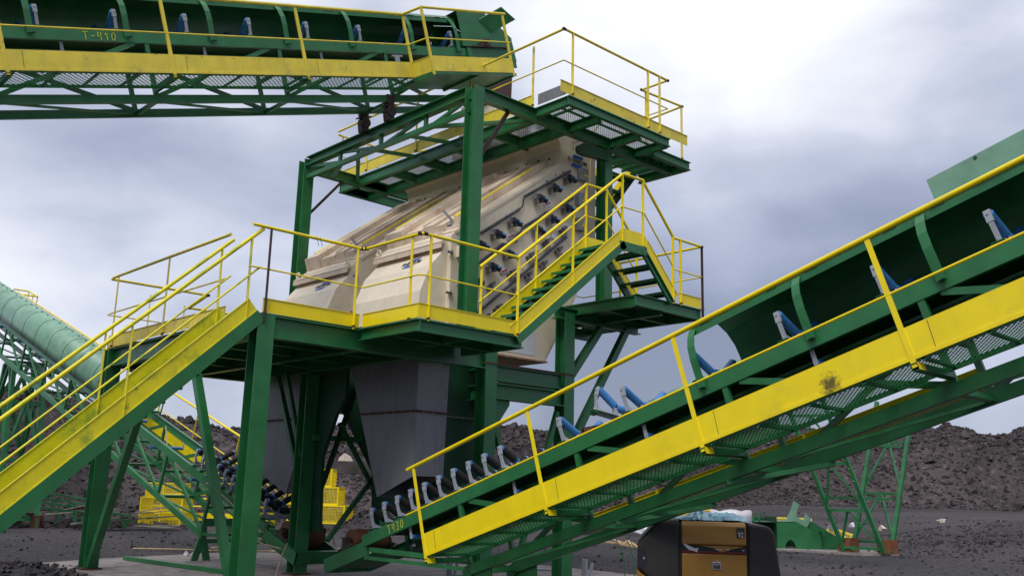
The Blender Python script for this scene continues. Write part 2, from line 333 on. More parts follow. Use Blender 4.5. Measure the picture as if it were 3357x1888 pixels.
tag(mb.build('gravel_stones', 'rock_dark'), 'dark loose stones and gravel heaps scattered over the yard', 'gravel', kind='stuff')
def slab(name, pts, z0, z1, label):
    mb = MB(); mb.prism([(x, y, z0) for x, y in pts], (0, 0, z1-z0)); return tag(mb.build(name, 'concrete'), label, 'slab', kind='structure')
slab('concrete_slab', [(5.8, 12.2), (6.0, 17.2), (5.85, 18.6), (7.4, 19.3), (11.2, 20.3), (14.4, 20.6), (14.6, 9.8), (10, 9.6), (6.4, 10.2)], -.3, .03, 'pale dirty concrete foundation slab under the steel tower')
slab('concrete_pad', [(24.9, 16.9), (26.1, 13.2), (27.4, 11.2), (31.0, 12.3), (29.6, 14.4), (28.2, 17.2)], -.3, .07, 'pale concrete pad under the lattice trestle on the right')
# ------------------------------------------------------------------ shared builders
def toe(par, p, q, h=.2, m='yellow', lip=(0, 0, 0)):
    p, q = V(p), V(q); mb = MB(); mb.bar(p+V((0, 0, h/2)), q+V((0, 0, h/2)), .006, h)
    n = (q-p).cross(V((0, 0, 1))).normalized(); mb.bar(p+V((0, 0, h-.004)), q+V((0, 0, h-.004)), .03, .008)
    return mb.build('toe_board', m, par)
def handrail(par, runs, posts, m='yellow', zt=1.21, zm=.62, pw=.05, brown=(), post_dir=(1, 0, 0), low=-.02, mid=None, knots=True):
    """runs: polyline at deck level; posts: deck-level points; one handrail part with posts as sub-parts"""
    mb = MB(); U = V((0, 0, 1)); pts = [V(p) for p in runs]
    mb.path([p+U*zt for p in pts], .024, 8)
    h = mb.build('handrail', m, par)
    mb = MB(); mb.path([p+U*zm for p in (mid and [V(p) for p in mid] or pts)], .0125, 6); mb.build('mid_rail', m, h)
    if knots:
        mb = MB()
        for p in pts[1:-1]: mb.tube(p+U*(zt)-V((.03, .0, .0)), p+U*zt+V((.03, 0, 0)), .029, 8)
        if len(pts) > 2: mb.build('weld_joint', 'dark_rust', h)
    for i, p in enumerate(posts):
        p = V(p); mb = MB(); mb.bar(p+U*(low if i not in brown or not knots else low-.12), p+U*(zt-.02), pw, .012, post_dir)
        mb.build('post', 'dark_rust' if i in brown else m, h)
        mb = MB(); mb.bar(p+U*.0, p+U*.035, pw+.012, .02, post_dir); mb.build('weld_spot', 'rust', h)
    return h
def ladder_tread(par, c, ex, w, d, m='green'):
    c, ex = V(c), V(ex).normalized(); ey = V((0, 0, 1)).cross(ex); mb = MB()
    mb.bar(c-ey*w/2, c+ey*w/2, d, .008); 
    for s in (-1, 1): mb.bar(c-ey*w/2+ex*s*d/2-V((0, 0, .022)), c+ey*w/2+ex*s*d/2-V((0, 0, .022)), .006, .05)
    return mb.build('tread', m, par)
def stair(par, p0, p1, w, nt_, side, plate_m, rail_m, ph=.20, ch=.17, rail_z=1.13, posts=(.12, .55, .93), top_ext=None, drop=.02):
    """p0 foot, p1 head on the near stringer line; side = vector towards the far stringer"""
    p0, p1, side = V(p0), V(p1), V(side); d = p1-p0; h = V((d.x, d.y, 0)).normalized(); n = d.normalized().cross(h.cross(V((0, 0, 1)))).normalized()
    if n.z < 0: n = -n
    for k in (0, 1):
        o = side*w*k; mb = MB(); mb.channel(p0+o-n*ch/2, p1+o-n*ch/2, .05, ch, n, side=-1 if k == 0 else 1); sg = mb.build('stringer', 'green', par)
        mb = MB(); oo = o+side*(-.004 if k == 0 else .004)*1; mb.bar(p0+oo+n*ph/2, p1+oo+n*ph/2, .006, ph, n); mb.bar(p0+oo+n*(ph-.004), p1+oo+n*(ph-.004), .03, .008, n); mb.bar(p0+oo+n*.004, p1+oo+n*.004, .022, .008, n)
        mb.build('toe_board', plate_m, sg)
        mb = MB(); U = V((0, 0, 1)); a, b = p0+o+U*rail_z, p1+o+U*rail_z; mb.tube(a, b, .026, 10); hr = mb.build('handrail', rail_m, par)
        mb = MB(); mb.tube(p0+o+U*(rail_z*.53), p1+o+U*(rail_z*.53), .014, 8); mb.build('mid_rail', rail_m, hr)
        for f in posts:
            mb = MB(); q = p0+o+d*f; mb.bar(q, q+U*(rail_z-.02), .05, .012, h); mb.build('post', rail_m, hr)
    for i in range(nt_):
        q = p0+d*((i+.6)/nt_)+side*w/2+n*drop; ladder_tread(par, q, h, w-.05, .24)
def grating(mb, org, ex, ey, L, W, pitch, ratio=1.1, t=.006, th=.006):
    """expanded metal: two families of diagonal strands"""
    org, ex, ey = V(org), V(ex), V(ey); n = ex.cross(ey).normalized(); sl = ratio
    k = -W/sl
    while k < L:
        for s in (0, 1):
            x0, x1 = k, k+W/sl; y0, y1 = (0, W) if s == 0 else (W, 0)
            if x0 < 0: y0 += (y1-y0)*(-x0)/(x1-x0); x0 = 0
            if x1 > L: y1 = y0+(y1-y0)*(L-x0)/(x1-x0); x1 = L
            if x1-x0 > .004: 
                a, b = org+ex*x0+ey*y0, org+ex*x1+ey*y1; mb.bar(a, b, t, th, n)
        k += pitch
# ------------------------------------------------------------------ lower platform
ZP = 3.79; B0, B1_ = 11.6, 17.2; I = V((0, 0, 1))
lp = thing('steel_platform', (6.27, 14.4, 0), 'large green steel platform on I-beam columns, carrying the beige screening machines', 'platform')
def column(par, x, y, z0, z1, w=.25, h=.25, m='green', foot=True):
    mb = MB(); mb.ibeam((x, y, z0), (x, y, z1), w, h, (0, 1, 0)); c = mb.build('column', m, par)
    if foot: mb = MB(); mb.box((x-w/2-.05, y-h/2-.05, z0), (x+w/2+.05, y+h/2+.05, z0+.025)); mb.build('base_plate', 'rust', c)
    return c
for (x, y, zt) in ((6.27, 11.725, ZP), (6.27, 17.08, ZP), (8.88, 14.7, 3.45), (10.43, 11.725, ZP), (12.31, 11.725, 4.7), (10.43, 17.08, ZP), (12.31, 17.08, 4.7)):
    column(lp, x, y, .03, zt)
def beam(par, p, q, w=.16, h=.3, m='green', typ='i', name='beam'):
    mb = MB(); (mb.ibeam if typ == 'i' else mb.channel)(p, q, w, h); return mb.build(name, m, par)
zb = ZP-.16
beam(lp, (6.39, 11.69, zb), (10.31, 11.69, zb), .16, .31); beam(lp, (6.27, 11.86, zb), (6.27, 16.95, zb), .16, .31); beam(lp, (6.39, 17.12, zb), (12.2, 17.12, zb), .16, .31)
beam(lp, (10.43, 11.86, zb), (10.43, 16.95, zb), .16, .31); beam(lp, (12.31, 11.86, 3.4), (12.31, 16.95, 3.4), .16, .3)
beam(lp, (7.9, 11.78, zb), (7.9, 17.03, zb), .12, .28); beam(lp, (8.88, 11.78, zb), (8.88, 17.03, zb), .14, .3)
for y in (12.7, 13.6, 14.7, 15.8): beam(lp, (6.36, y, zb+.02), (8.8, y, zb+.02), .08, .2)
beam(lp, (10.56, 11.69, 3.43), (12.18, 11.69, 3.43), .16, .26); mb = MB(); mb.box((10.3, 11.585, 3.563), (12.42, 11.69, 3.585)); mb.build('flange_strip', 'rust', lp)
beam(lp, (10.56, 11.69, 3.13), (12.18, 11.69, 3.13), .2, .26); beam(lp, (10.43, 11.86, 3.1), (10.43, 16.95, 3.1), .16, .25); beam(lp, (10.56, 17.0, 3.13), (12.18, 17.0, 3.13), .2, .26)
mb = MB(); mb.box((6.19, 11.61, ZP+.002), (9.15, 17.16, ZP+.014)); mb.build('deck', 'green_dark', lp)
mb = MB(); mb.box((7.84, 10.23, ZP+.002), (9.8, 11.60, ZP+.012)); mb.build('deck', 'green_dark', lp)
# step-out frame
beam(lp, (7.8, 11.6, ZP-.09), (7.8, 10.2, ZP-.09), .07, .17, typ='c', name='edge_beam'); beam(lp, (7.83, 10.22, ZP-.09), (9.8, 10.22, ZP-.09), .07, .17, typ='c', name='edge_beam')
beam(lp, (9.78, 10.28, ZP-.09), (9.78, 11.6, ZP-.09), .07, .17, typ='c', name='edge_beam'); beam(lp, (8.8, 10.28, ZP-.1), (8.8, 11.6, ZP-.1), .07, .14, typ='c', name='joist'); beam(lp, (7.9, 10.9, ZP-.1), (9.75, 10.9, ZP-.1), .07, .14, typ='c', name='joist')
def brace(par, p, q, s=.1, m='green'): mb = MB(); mb.bar(p, q, s, s, (1, 0, 0)); return mb.build('brace', m, par)
brace(lp, (6.25, 13.75, 3.4), (6.25, 11.9, .1), .11); brace(lp, (6.25, 15.1, 3.4), (6.25, 16.95, .1), .12)
brace(lp, (8.88, 15.85, 3.5), (8.88, 14.8, 1.6), .09); brace(lp, (8.75, 15.3, 3.5), (8.85, 14.75, 2.0), .07); brace(lp, (9.4, 13.9, 3.4), (9.4, 14.9, 1.5), .07, 'green_dark')
brace(lp, (9.3, 14.3, 2.6), (10.3, 14.3, 1.2), .07); brace(lp, (10.2, 14.3, 1.85), (9.2, 14.3, .6), .07); brace(lp, (8.9, 14.5, 2.33), (10.4, 14.5, 2.36), .09)
brace(lp, (12.38, 11.7, 3.5), (13.25, 11.7, 4.55), .12); brace(lp, (11.5, 11.7, .9), (14.0, 11.7, 4.62), .12); brace(lp, (10.5, 11.7, 2.9), (11.1, 11.7, 1.2), .08)
brace(lp, (12.1, 11.7, 2.9), (11.3, 11.7, .6), .08)
mb = MB(); mb.prism([(10.57, 11.7, 3.0), (10.57, 11.7, 2.5), (10.7, 11.7, 2.6), (10.95, 11.7, 2.92), (10.95, 11.7, 3.0)], (0, .015, 0)); mb.build('gusset', 'green', lp)
# toe boards and rails
zt_ = ZP+.018
toe(lp, (6.2, 11.62, zt_), (7.78, 11.62, zt_)); toe(lp, (7.8, 11.56, zt_-.0), (7.8, 10.23, zt_)); toe(lp, (7.78, 10.2, zt_), (9.62, 10.2, zt_)); toe(lp, (6.15, 12.62, zt_), (6.15, 17.0, zt_), m='yellow_old'); toe(lp, (6.2, 17.2, zt_), (8.2, 17.2, zt_), m='yellow_old')
handrail(lp, [(5.95, 11.6, ZP), (7.75, 11.6, ZP), (7.79, 11.55, ZP), (7.79, 10.24, ZP), (7.85, 10.2, ZP), (9.66, 10.2, ZP)], [(6.22, 11.58, ZP), (7.66, 11.58, ZP), (7.8, 10.43, ZP), (7.95, 10.19, ZP), (9.65, 10.19, ZP)], brown=(0,))
handrail(lp, [(6.12, 12.6, ZP), (6.12, 17.05, ZP)], [(6.12, 14.68, ZP), (6.12, 16.8, ZP)], 'yellow_old', zt=1.28)
handrail(lp, [(6.14, 17.2, ZP), (8.0, 17.2, ZP), (8.0, 18.0, ZP-.15), (9.6, 18.0, ZP-.15)], [(7.2, 18.0, ZP), (7.9, 18.0, ZP-.1)], 'yellow_old', zt=1.28)
mb = MB()
for x in (6.93, 6.99): mb.path([(x, 11.57, 5.02), (x, 11.55, 4.97), (x+.02, 11.55, 4.93), (x+.03, 11.54, 4.88)], .004, 4)
tag(mb.build('wire_hook', 'wire'), 'thin bent wire hanging from the yellow top rail of the lower platform', 'wire')
# ------------------------------------------------------------------ left staircase
sl = thing('staircase', (3.0, 12.1, .8), 'long yellow and green staircase at the left, climbing to the lower platform', 'staircase')
k = math.tan(R(43.4)); x1, z1 = 6.12, 3.96
def sx(x): return z1-(x1-x)*k
stair(sl, (1.6, 11.62, sx(1.6)-.14), (x1, 11.62, z1-.14), .87, 22, (0, 1, 0), 'yellow_green', 'yellow_green', ph=.2, ch=.17, rail_z=1.15, posts=(.28, .635, .965), drop=-.09)
# ------------------------------------------------------------------ middle stair over the walkway and rear platform
ZR = 4.9
rp = thing('steel_platform', (13.4, 11.5, 3.7), 'small green rear landing held by slanted struts behind the bridging stair', 'platform')
beam(rp, (12.5, 10.23, ZR-.1), (14.42, 10.23, ZR-.1), .07, .2, typ='c', name='edge_beam'); beam(rp, (12.54, 10.27, ZR-.11), (12.54, 13.2, ZR-.11), .09, .2, name='edge_beam')
beam(rp, (14.38, 10.27, ZR-.1), (14.38, 13.2, ZR-.1), .07, .2, typ='c', name='edge_beam')
for y in (11.0, 12.4): beam(rp, (12.6, y, ZR-.12), (14.35, y, ZR-.12), .07, .16, name='joist')
beam(rp, (12.0, 11.7, 4.68), (14.35, 11.7, 4.68), .16, .22); beam(rp, (13.3, 10.3, 4.72), (13.3, 13.2, 4.72), .08, .15, name='joist'); beam(rp, (11.9, 13.0, 4.68), (14.4, 13.0, 4.68), .14, .2)
mb = MB(); mb.box((12.56, 10.27, ZR), (14.36, 13.2, ZR+.012)); mb.build('deck', 'green_dark', rp)
toe(rp, (13.68, 10.2, ZR+.01), (14.35, 10.2, ZR+.01)); 
handrail(rp, [(13.5, 10.2, ZR), (14.4, 10.2, ZR), (14.4, 13.2, ZR)], [(13.5, 10.19, ZR), (13.73, 10.19, ZR), (14.41, 10.2, ZR), (14.4, 12.2, ZR), (13.73, 13.2, ZR)], brown=(2,))
handrail(rp, [(12.6, 13.2, ZR), (14.4, 13.2, ZR)], [(12.9, 13.2, ZR)], knots=False)
ms = thing('staircase', (9.7, 10.6, ZP), 'yellow bridging stair with green treads beside the motors, leading to the rear landing', 'staircase')
w_ = .85; T1_, T2_ = (12.1, 5.74), (12.68, 5.78)
U = V((0, 0, 1))
stair(ms, (9.62, 10.2, 3.77), (12.11, 10.2, 5.76), w_, 11, (0, 1, 0), 'yellow', 'yellow', ph=.19, ch=.13, rail_z=1.21, posts=(.015, .5, .995))
stair(ms, (13.52, 10.2, 4.93), (12.66, 10.2, 5.78), w_, 4, (0, 1, 0), 'yellow', 'yellow', ph=.17, ch=.13, rail_z=1.20, posts=(.0, 1.0))
for y in (10.197, 11.053):
    mb = MB(); mb.prism([(11.97, y, 5.89), (12.1, y, 5.99), (12.1, y, 5.75), (12.1, y, 5.75)], (0, .006, 0)); mb.prism([(12.67, y, 6.0), (12.79, y, 5.90), (12.67, y, 5.70)], (0, .006, 0)); mb.build('corner_plate', 'yellow', ms)
mb = MB(); mb.box((12.1, 10.22, 5.77), (12.67, 11.04, 5.785)); mb.build('landing', 'green', ms)
for y in (10.2, 11.05):
    mb = MB(); mb.bar((12.1, y, 5.87), (12.67, y, 5.88), .006, .24); mb.build('toe_board', 'yellow', ms); mb = MB(); mb.bar((12.02, y, 5.675), (12.74, y, 5.69), .05, .15); mb.build('stringer', 'green', ms)
    mb = MB(); mb.tube((12.08, y, 6.965), (12.67, y, 6.99), .026, 8); h = mb.build('handrail', 'yellow', ms); mb = MB(); mb.tube((12.1, y, 6.37), (12.67, y, 6.39), .013, 6); mb.build('mid_rail', 'yellow', h)
# ------------------------------------------------------------------ upper platform
ZU = 8.36
upf = thing('steel_platform', (11.6, 14.4, ZP), 'highest green platform, with pale mesh floor panels and weathered yellow railing', 'platform')
for (x, y, z0, h_) in ((9.95, 11.72, ZP, .22), (9.95, 17.22, ZP, .22), (13.40, 11.76, ZR, .21), (13.40, 17.2, ZP, .21)):
    column(upf, x, y, z0, 8.34 if x < 10 else 8.08, h_ if x > 10 else .24, .24, foot=False)
zc = 8.23
beam(upf, (10.07, 11.65, zc), (15.4, 11.65, zc), .14, .23); beam(upf, (10.07, 17.28, zc), (13.5, 17.28, zc), .14, .23)
beam(upf, (9.93, 11.84, 8.28), (9.93, 17.1, 8.28), .16, .2)
mb = MB(); mb.bar((9.93, 11.8, 7.94), (9.93, 17.1, 7.95), .08, .09); ch = mb.build('truss_chord', 'green', upf)
for y in (13.05, 14.45, 15.87): mb = MB(); mb.bar((9.93, y, 7.97), (9.93, y, 8.19), .06, .07, (0, 1, 0)); mb.build('truss_post', 'green', upf)
for (p, q) in (((9.93, 14.3, 7.97), (9.93, 13.15, 8.18)), ((9.93, 12.8, 7.97), (9.93, 11.8, 8.18)), ((9.93, 15.8, 7.97), (9.93, 17.1, 8.18)), ((9.93, 14.7, 7.99), (9.93, 15.8, 8.18))):
    mb = MB(); mb.bar(p, q, .05, .06); mb.build('truss_diagonal', 'green', upf)
for (p, q) in (((9.98, 13.0, 7.98), (11.3, 11.75, 8.14)), ((9.98, 13.98, 8.1), (11.25, 13.97, 8.28)), ((9.98, 14.97, 8.05), (11.25, 15.05, 8.25)), ((9.98, 15.3, 8.1), (11.25, 17.2, 8.2)), ((9.98, 15.9, 7.97), (10.6, 17.2, 8.15))):
    mb = MB(); mb.bar(p, q, .08, .06); mb.build('cross_brace', 'green', upf)
mb = MB(); mb.bar((10.05, 11.7, 7.05), (10.72, 11.7, 8.12), .06, .06); mb.build('knee_brace', 'dark_rust', upf)
mb = MB(); mb.bar((10.03, 17.25, 7.1), (10.9, 17.25, 8.14), .05, .05); mb.build('knee_brace', 'dark_rust', upf)
for x in (11.32, 12.14): beam(upf, (x, 11.74, 8.22), (x, 18.0, 8.22), .1, .22)
for y in (18.0, 17.28, 16.15, 15.08, 13.97, 12.84): beam(upf, (11.38, y, 8.23), (12.08, y, 8.23), .08, .2, name='joist')
for y in (18.0,): beam(upf, (11.3, y, 8.23), (13.4, y, 8.23), .08, .22, name='edge_beam')
mb = MB(); mb.bar((11.74, 11.0, 8.32), (11.74, 18, 8.32), .05, .03); mb.build('floor_bearer', 'green', upf)
beam(upf, (11.3, 10.79, 8.27), (14.2, 10.79, 8.27), .09, .17, name='edge_beam'); beam(upf, (11.33, 10.83, 8.26), (11.33, 11.58, 8.26), .09, .17, name='edge_beam'); beam(upf, (14.17, 10.83, 8.26), (14.17, 12.5, 8.26), .09, .17, name='edge_beam')
for x in (12.25, 13.4): beam(upf, (x, 10.85, 8.24), (x, 12.9, 8.24), .1, .18, name='joist')
mb = MB(); mb.bar((11.4, 11.2, 8.32), (14.1, 11.2, 8.32), .04, .03); mb.build('floor_bearer', 'green', upf)
beam(upf, (12.2, 12.9, 8.24), (14.2, 12.9, 8.24), .08, .18, name='joist')
mb = MB(); mb.prism([(12.43, 11.56, 7.86), (12.46, 11.56, 7.95), (12.62, 11.56, 8.05), (13.3, 11.56, 8.08), (13.3, 11.56, 7.86), (12.62, 11.56, 7.79), (12.47, 11.56, 7.8)], (0, .09, 0)); mb.build('bracket', 'green_dark', upf)
mb = MB(); grating(mb, (11.3, 11.6, 8.35), (0, 1, 0), (1, 0, 0), 6.4, .85, .06, .9, .008, .008); mb.build('mesh_floor', 'steel', upf)
mb = MB(); grating(mb, (11.3, 10.8, 8.351), (1, 0, 0), (0, 1, 0), 2.85, 2.1, .06, .9, .008, .008); mb.build('mesh_floor', 'steel', upf)
# low end landing to the east, with the rear stair
beam(upf, (14.25, 11.2, 8.2), (15.42, 11.2, 8.2), .1, .18, name='edge_beam'); beam(upf, (15.38, 11.25, 8.2), (15.38, 12.5, 8.2), .1, .18, name='edge_beam')
mb = MB(); grating(mb, (14.2, 11.25, 8.3), (1, 0, 0), (0, 1, 0), 1.15, 1.25, .06, .9, .016, .01); mb.build('mesh_floor', 'green', upf)
for x in (14.5, 14.8, 15.1): mb = MB(); mb.bar((x, 11.25, 8.25), (x, 12.5, 8.25), .03, .05); mb.build('joist', 'green', upf)
zf = 8.375
toe(upf, (11.1, 10.77, zf), (14.78, 10.77, zf), .21, 'yellow_old'); toe(upf, (11.27, 11.66, zf), (11.27, 18.0, zf), .23, 'yellow_old')
mb = MB(); mb.bar((11.27, 10.8, zf+.1), (11.27, 11.5, zf+.1), .006, .21); mb.build('bare_toe_plate', 'grey_steel', upf)
handrail(upf, [(11.17, 18.0, zf), (11.17, 10.77, zf), (14.15, 10.77, zf), (14.15, 11.42, zf), (14.3, 11.42, zf), (15.2, 11.2, zf-.1), (15.3, 12.4, zf-.1)], [(11.25, 16.9, zf), (11.25, 15.1, zf), (11.25, 13.4, zf), (11.25, 11.62, zf), (11.39, 10.76, zf), (13.52, 10.76, zf), (13.88, 10.76, zf), (14.28, 11.42, zf), (15.18, 11.2, 8.3)], 'yellow_old', zt=1.2, zm=.6)
handrail(upf, [(11.17, 18.0, zf), (12.9, 18.0, zf), (13.2, 17.3, zf)], [(11.3, 18.0, zf), (12.6, 18.0, zf)], 'yellow_old', zt=1.12)
rs = thing('staircase', (14.8, 14.0, ZR), 'narrow rear stair seen from below between the screen and the upper platform', 'staircase')
for i in range(14):
    t = (i+.5)/14; ladder_tread(rs, (14.75, 16.3-t*3.8, ZR+t*3.4), (0, 1, 0), .8, .24)
for x in (14.33, 15.17):
    mb = MB(); mb.bar((x, 16.3, ZR), (x, 12.45, 8.28), .05, .17, (0, 0, 1)); sg = mb.build('stringer', 'green_dark', rs); mb = MB(); mb.bar((x+.03, 16.3, ZR+.22), (x+.03, 12.45, 8.5), .006, .2); mb.build('toe_board', 'yellow', sg)
    mb = MB(); mb.tube((x, 16.3, ZR+1.2), (x, 12.45, 9.5), .024, 8); mb.build('handrail', 'yellow', rs)
# ------------------------------------------------------------------ screening machines
def machine(y0, label, grp):
    Y0, Y1 = y0, y0+2.03
    r = thing('screening_machine', (11.3, y0+1, 3.8), label, 'machine', grp)
    SL = .733; zr = lambda a: 5.74+(a-9.83)*SL
    prof = [(9.83, 4.1), (9.83, 5.74), (12.45, 7.66), (12.45, 7.99), (13.39, 8.13), (13.42, 6.3), (12.87, 5.12), (12.6, 4.63), (12.1, 3.83), (10.96, 3.83), (10.4, 4.0)]
    mb = MB(); mb.prism([(a, Y0, z) for a, z in prof], (0, Y1-Y0, 0)); body = mb.build('body', 'beige', r)
    mb = MB()                                      # edge flanges / stiffeners down the back
    for (a, z), (a2, z2) in zip(((13.42, 6.3), (12.87, 5.12), (12.6, 4.63)), ((12.87, 5.12), (12.6, 4.63), (12.1, 3.83))): mb.bar((a+.02, Y0+.02, z), (a2+.02, Y0+.02, z2), .03, .05)
    for a, z in ((12.76, 4.9), (12.53, 4.5)): mb.box((a-.02, Y0-.012, z-.05), (a+.12, Y0+.02, z+.04))
    mb.box((13.3, Y0-.02, 6.35), (13.44, Y0-.003, 8.1)); mb.build('edge_flange', 'beige', body)
    mb = MB(); mb.box((10.92, Y0-.04, 3.80), (12.16, Y1+.04, 3.828)); mb.build('outlet_flange', 'beige_rust', r)
    mb = MB(); mb.box((10.98, Y0-.006, 3.9), (11.86, Y0-.0, 4.4)); mb.build('white_plate', 'white', r)
    # front cover
    cp = [(9.83, 5.72), (9.74, 5.58), (9.73, 5.46), (9.47, 5.16), (9.28, 4.69), (9.24, 4.25), (9.5, 4.0), (9.83, 4.0)]
    mb = MB(); mb.prism([(a, Y0+.1, z) for a, z in cp], (0, Y1-Y0-.12, 0)); cv = mb.build('front_cover', 'beige', r, bevel=.012)
    mb = MB(); mb.bar((9.70, Y0+.05, 5.60), (9.70, Y1, 5.60), .10, .05, (-.6, 0, .8)); mb.bar((9.66, Y0+.05, 5.54), (9.66, Y1, 5.54), .012, .10); mb.bar((10.0, Y0, 5.93), (10.0, Y1-.03, 5.93), .03, .11); mb.build('cover_flange', 'beige_dusty', cv)
    mb = MB(); mb.bar((9.715, Y0+.12, 5.46), (9.715, Y1-.05, 5.46), .03, .035); mb.build('rust_seam', 'beige_rust', cv)
    mb = MB()
    for (a, z) in ((9.79, 5.42), (9.8, 4.72)):
        mb.tube((a, Y0+.02, z), (a, Y0-.07, z+.02), .018, 8); mb.box((a-.06, Y0-.03, z-.02), (a+.07, Y0+.0, z+.02)); mb.tube((a-.06, Y0-.04, z+.01), (a+.05, Y0-.04, z-.01), .012, 6)
    mb.build('hinge_bolts', 'chrome', cv)
    def ring(a, y, z, nrm=(1, 0, 0)):
        mb = MB(); n = V(nrm); s = n.cross(V((0, 0, 1))); K = 14
        pts = [V((a, y, z))+s*.055*math.cos(t)+V((0, 0, .055*math.sin(t))) for t in [i*2*math.pi/K for i in range(K+1)]]
        mb.path(pts, .02, 6); mb.bar((a, y-.03, z-.1), (a, y+.03, z-.04), .02, .08); mb.build('lifting_lug', 'beige', r)
    ring(9.7, Y0+.12, 5.66); ring(9.7, Y1-.1, 5.70)
    # roof: low near strip, raised ribbed lid
    def roof_box(y_a, y_b, a0, a1, h, name='roof_panel', m='beige_dusty', z0=0.0):
        mb = MB(); mb.prism([(a0, y_a, zr(a0)+z0), (a1, y_a, zr(a1)+z0), (a1-h*.5, y_a, zr(a1)+z0+h), (a0-h*.35, y_a, zr(a0)+z0+h)], (0, y_b-y_a, 0)); return mb.build(name, m, r)
    roof_box(Y0+.005, Y0+.34, 9.9, 12.44, .035, m='beige'); 
    mb = MB(); mb.bar((9.9, Y0-.008, zr(9.9)+.0), (12.44, Y0-.008, zr(12.44)+.0), .03, .05, (0, 0, 1)); mb.build('side_flange', 'beige', r)
    roof_box(Y0+.36, Y0+.62, 10.0, 12.6, .15); roof_box(Y0+.66, Y0+.95, 10.0, 12.62, .19); roof_box(Y0+.99, Y0+1.5, 9.98, 12.4, .16); roof_box(Y0+1.52, Y1-.01, 9.96, 12.3, .25)
    for yy in (Y0+.98, Y0+1.51): mb = MB(); mb.bar((10.0, yy, zr(10.0)+.2), (12.45, yy, zr(12.45)+.2), .02, .1); mb.build('roof_rib', 'beige_dusty', r)
    for (yy, hh, a0, a1) in ((Y0+.39, .2, 10.2, 12.05), (Y1-.03, .31, 10.1, 12.1)):
        mb = MB(); mb.tube((a0, yy, zr(a0)+hh), (a1, yy, zr(a1)+hh), .027, 10); hb_ = mb.build('yellow_bar', 'yellow', r)
        mb = MB()
        for t in (.08, .92): a = a0+(a1-a0)*t; mb.bar((a, yy, zr(a)+hh-.1), (a, yy, zr(a)+hh), .03, .03)
        mb.build('bar_clip', 'dark_rust', hb_)
    for (a, yy) in ((12.1, Y0+.7), (12.05, Y0+1.5), (10.15, Y0+1.6)):
        ring(a, yy, zr(a)+.27)
    mb = MB(); a = 10.02; mb.bar((a, Y0+.25, zr(a)+.06), (a, Y0+.25, zr(a)+.2), .05, .05); mb.bar((a, Y0+.25, zr(a)+.2), (a-.14, Y0+.32, zr(a)+.36), .05, .03); mb.bar((a-.02, Y0+.2, zr(a)+.1), (a-.02, Y0+.33, zr(a)+.1), .03, .03); mb.build('latch', 'steel', r)
    # logos
    def logo(org, ex, ey, h, par):
        org, ex, ey = V(org), V(ex), V(ey); mb = MB(); n = ex.cross(ey)*.003
        for s in (1, -1):
            c = org+ey*s*h*.78; mb.prism([c-ex*h*1.25-ey*h*.32, c+ex*h*1.15-ey*h*.32, c+ex*h*1.55+ey*h*.32, c-ex*h*.85+ey*h*.32] if s > 0 else [c-ex*h*1.55-ey*h*.32, c+ex*h*.85-ey*h*.32, c+ex*h*1.25+ey*h*.32, c-ex*h*1.15+ey*h*.32], n)
        lg = mb.build('logo_stripes', 'decal_blue', par)
        mb = MB(); text_into(mb, 'RHEWUM', h*1.08, org+n*1.6, ex, ey); mb.build('logo_lettering', 'decal_dark', lg)
    nv = V((-.30, 0, .26)); e = V((-.26, 0, -.30)).normalized()
    c0 = V((9.60, Y0+.78, 5.31)); ey = V((.26, 0, .30)).normalized(); nn = V((0, -1, 0)).cross(ey)
    logo(c0+nn*.004, (0, -1, 0), ey, .112, cv)
    return r, zr, logo
def motor(par, a, y, z):
    mb = MB(); mb.tube((a-.06, y-.02, z+.0), (a+.05, y-.02, z-.015), .060, 16); mb.tube((a+.05, y-.02, z-.015), (a+.125, y-.02, z-.03), .060, 16, r2=.052); mb.tube((a-.075, y-.02, z+.005), (a-.055, y-.02, z), .064, 14); mb.box((a-.055, y-.06, z-.10), (a+.01, y+.0, z-.04)); mo = mb.build('vibration_motor', 'motor', par)
    mb = MB(); mb.bar((a-.085, y+.0, z+.06), (a-.08, y+.0, z-.06), .01, .08, (1, 0, 0)); mb.box((a-.115, y+.03, z-.10), (a-.08, y+.08, z-.02)); mb.tube((a-.12, y-.02, z-.12), (a-.05, y-.02, z-.11), .010, 6); mb.box((a-.115, y+.02, z-.15), (a-.09, y+.07, z-.09)); mb.build('motor_bracket', 'clamp', mo)
    mb = MB(); mb.add([(a+.03+i*.07, y-.02-.0625*math.cos(t), z-.012-i*.01+.0625*math.sin(t)) for i in (0, 1) for t in (-.15, .25, .65)], [(0, 3, 4, 1), (1, 4, 5, 2)]); mb.build('motor_label', 'lightblue', mo)
    return mo
m1, zr, logo = machine(12.05, 'beige inclined screening machine nearest the bridging stair, with motors on its open side', 'screening machines')
m2, _, _ = machine(14.87, 'beige inclined screening machine further left, behind the first one', 'screening machines')
yS = 12.05
logo((12.89, yS-.03, 7.84), (1, 0, 0), (.0, 0, 1), .118, m1)
for a, z in ((10.54, 5.71), (10.92, 5.99), (11.32, 6.30), (11.97, 6.90), (12.35, 7.20), (12.77, 7.49), (10.44, 5.05), (10.83, 5.37), (11.22, 5.68), (11.93, 6.28), (12.30, 6.57), (12.72, 6.88)): motor(m1, a*.989+.01, yS-.1, 1.5+(z-1.5)*.989)
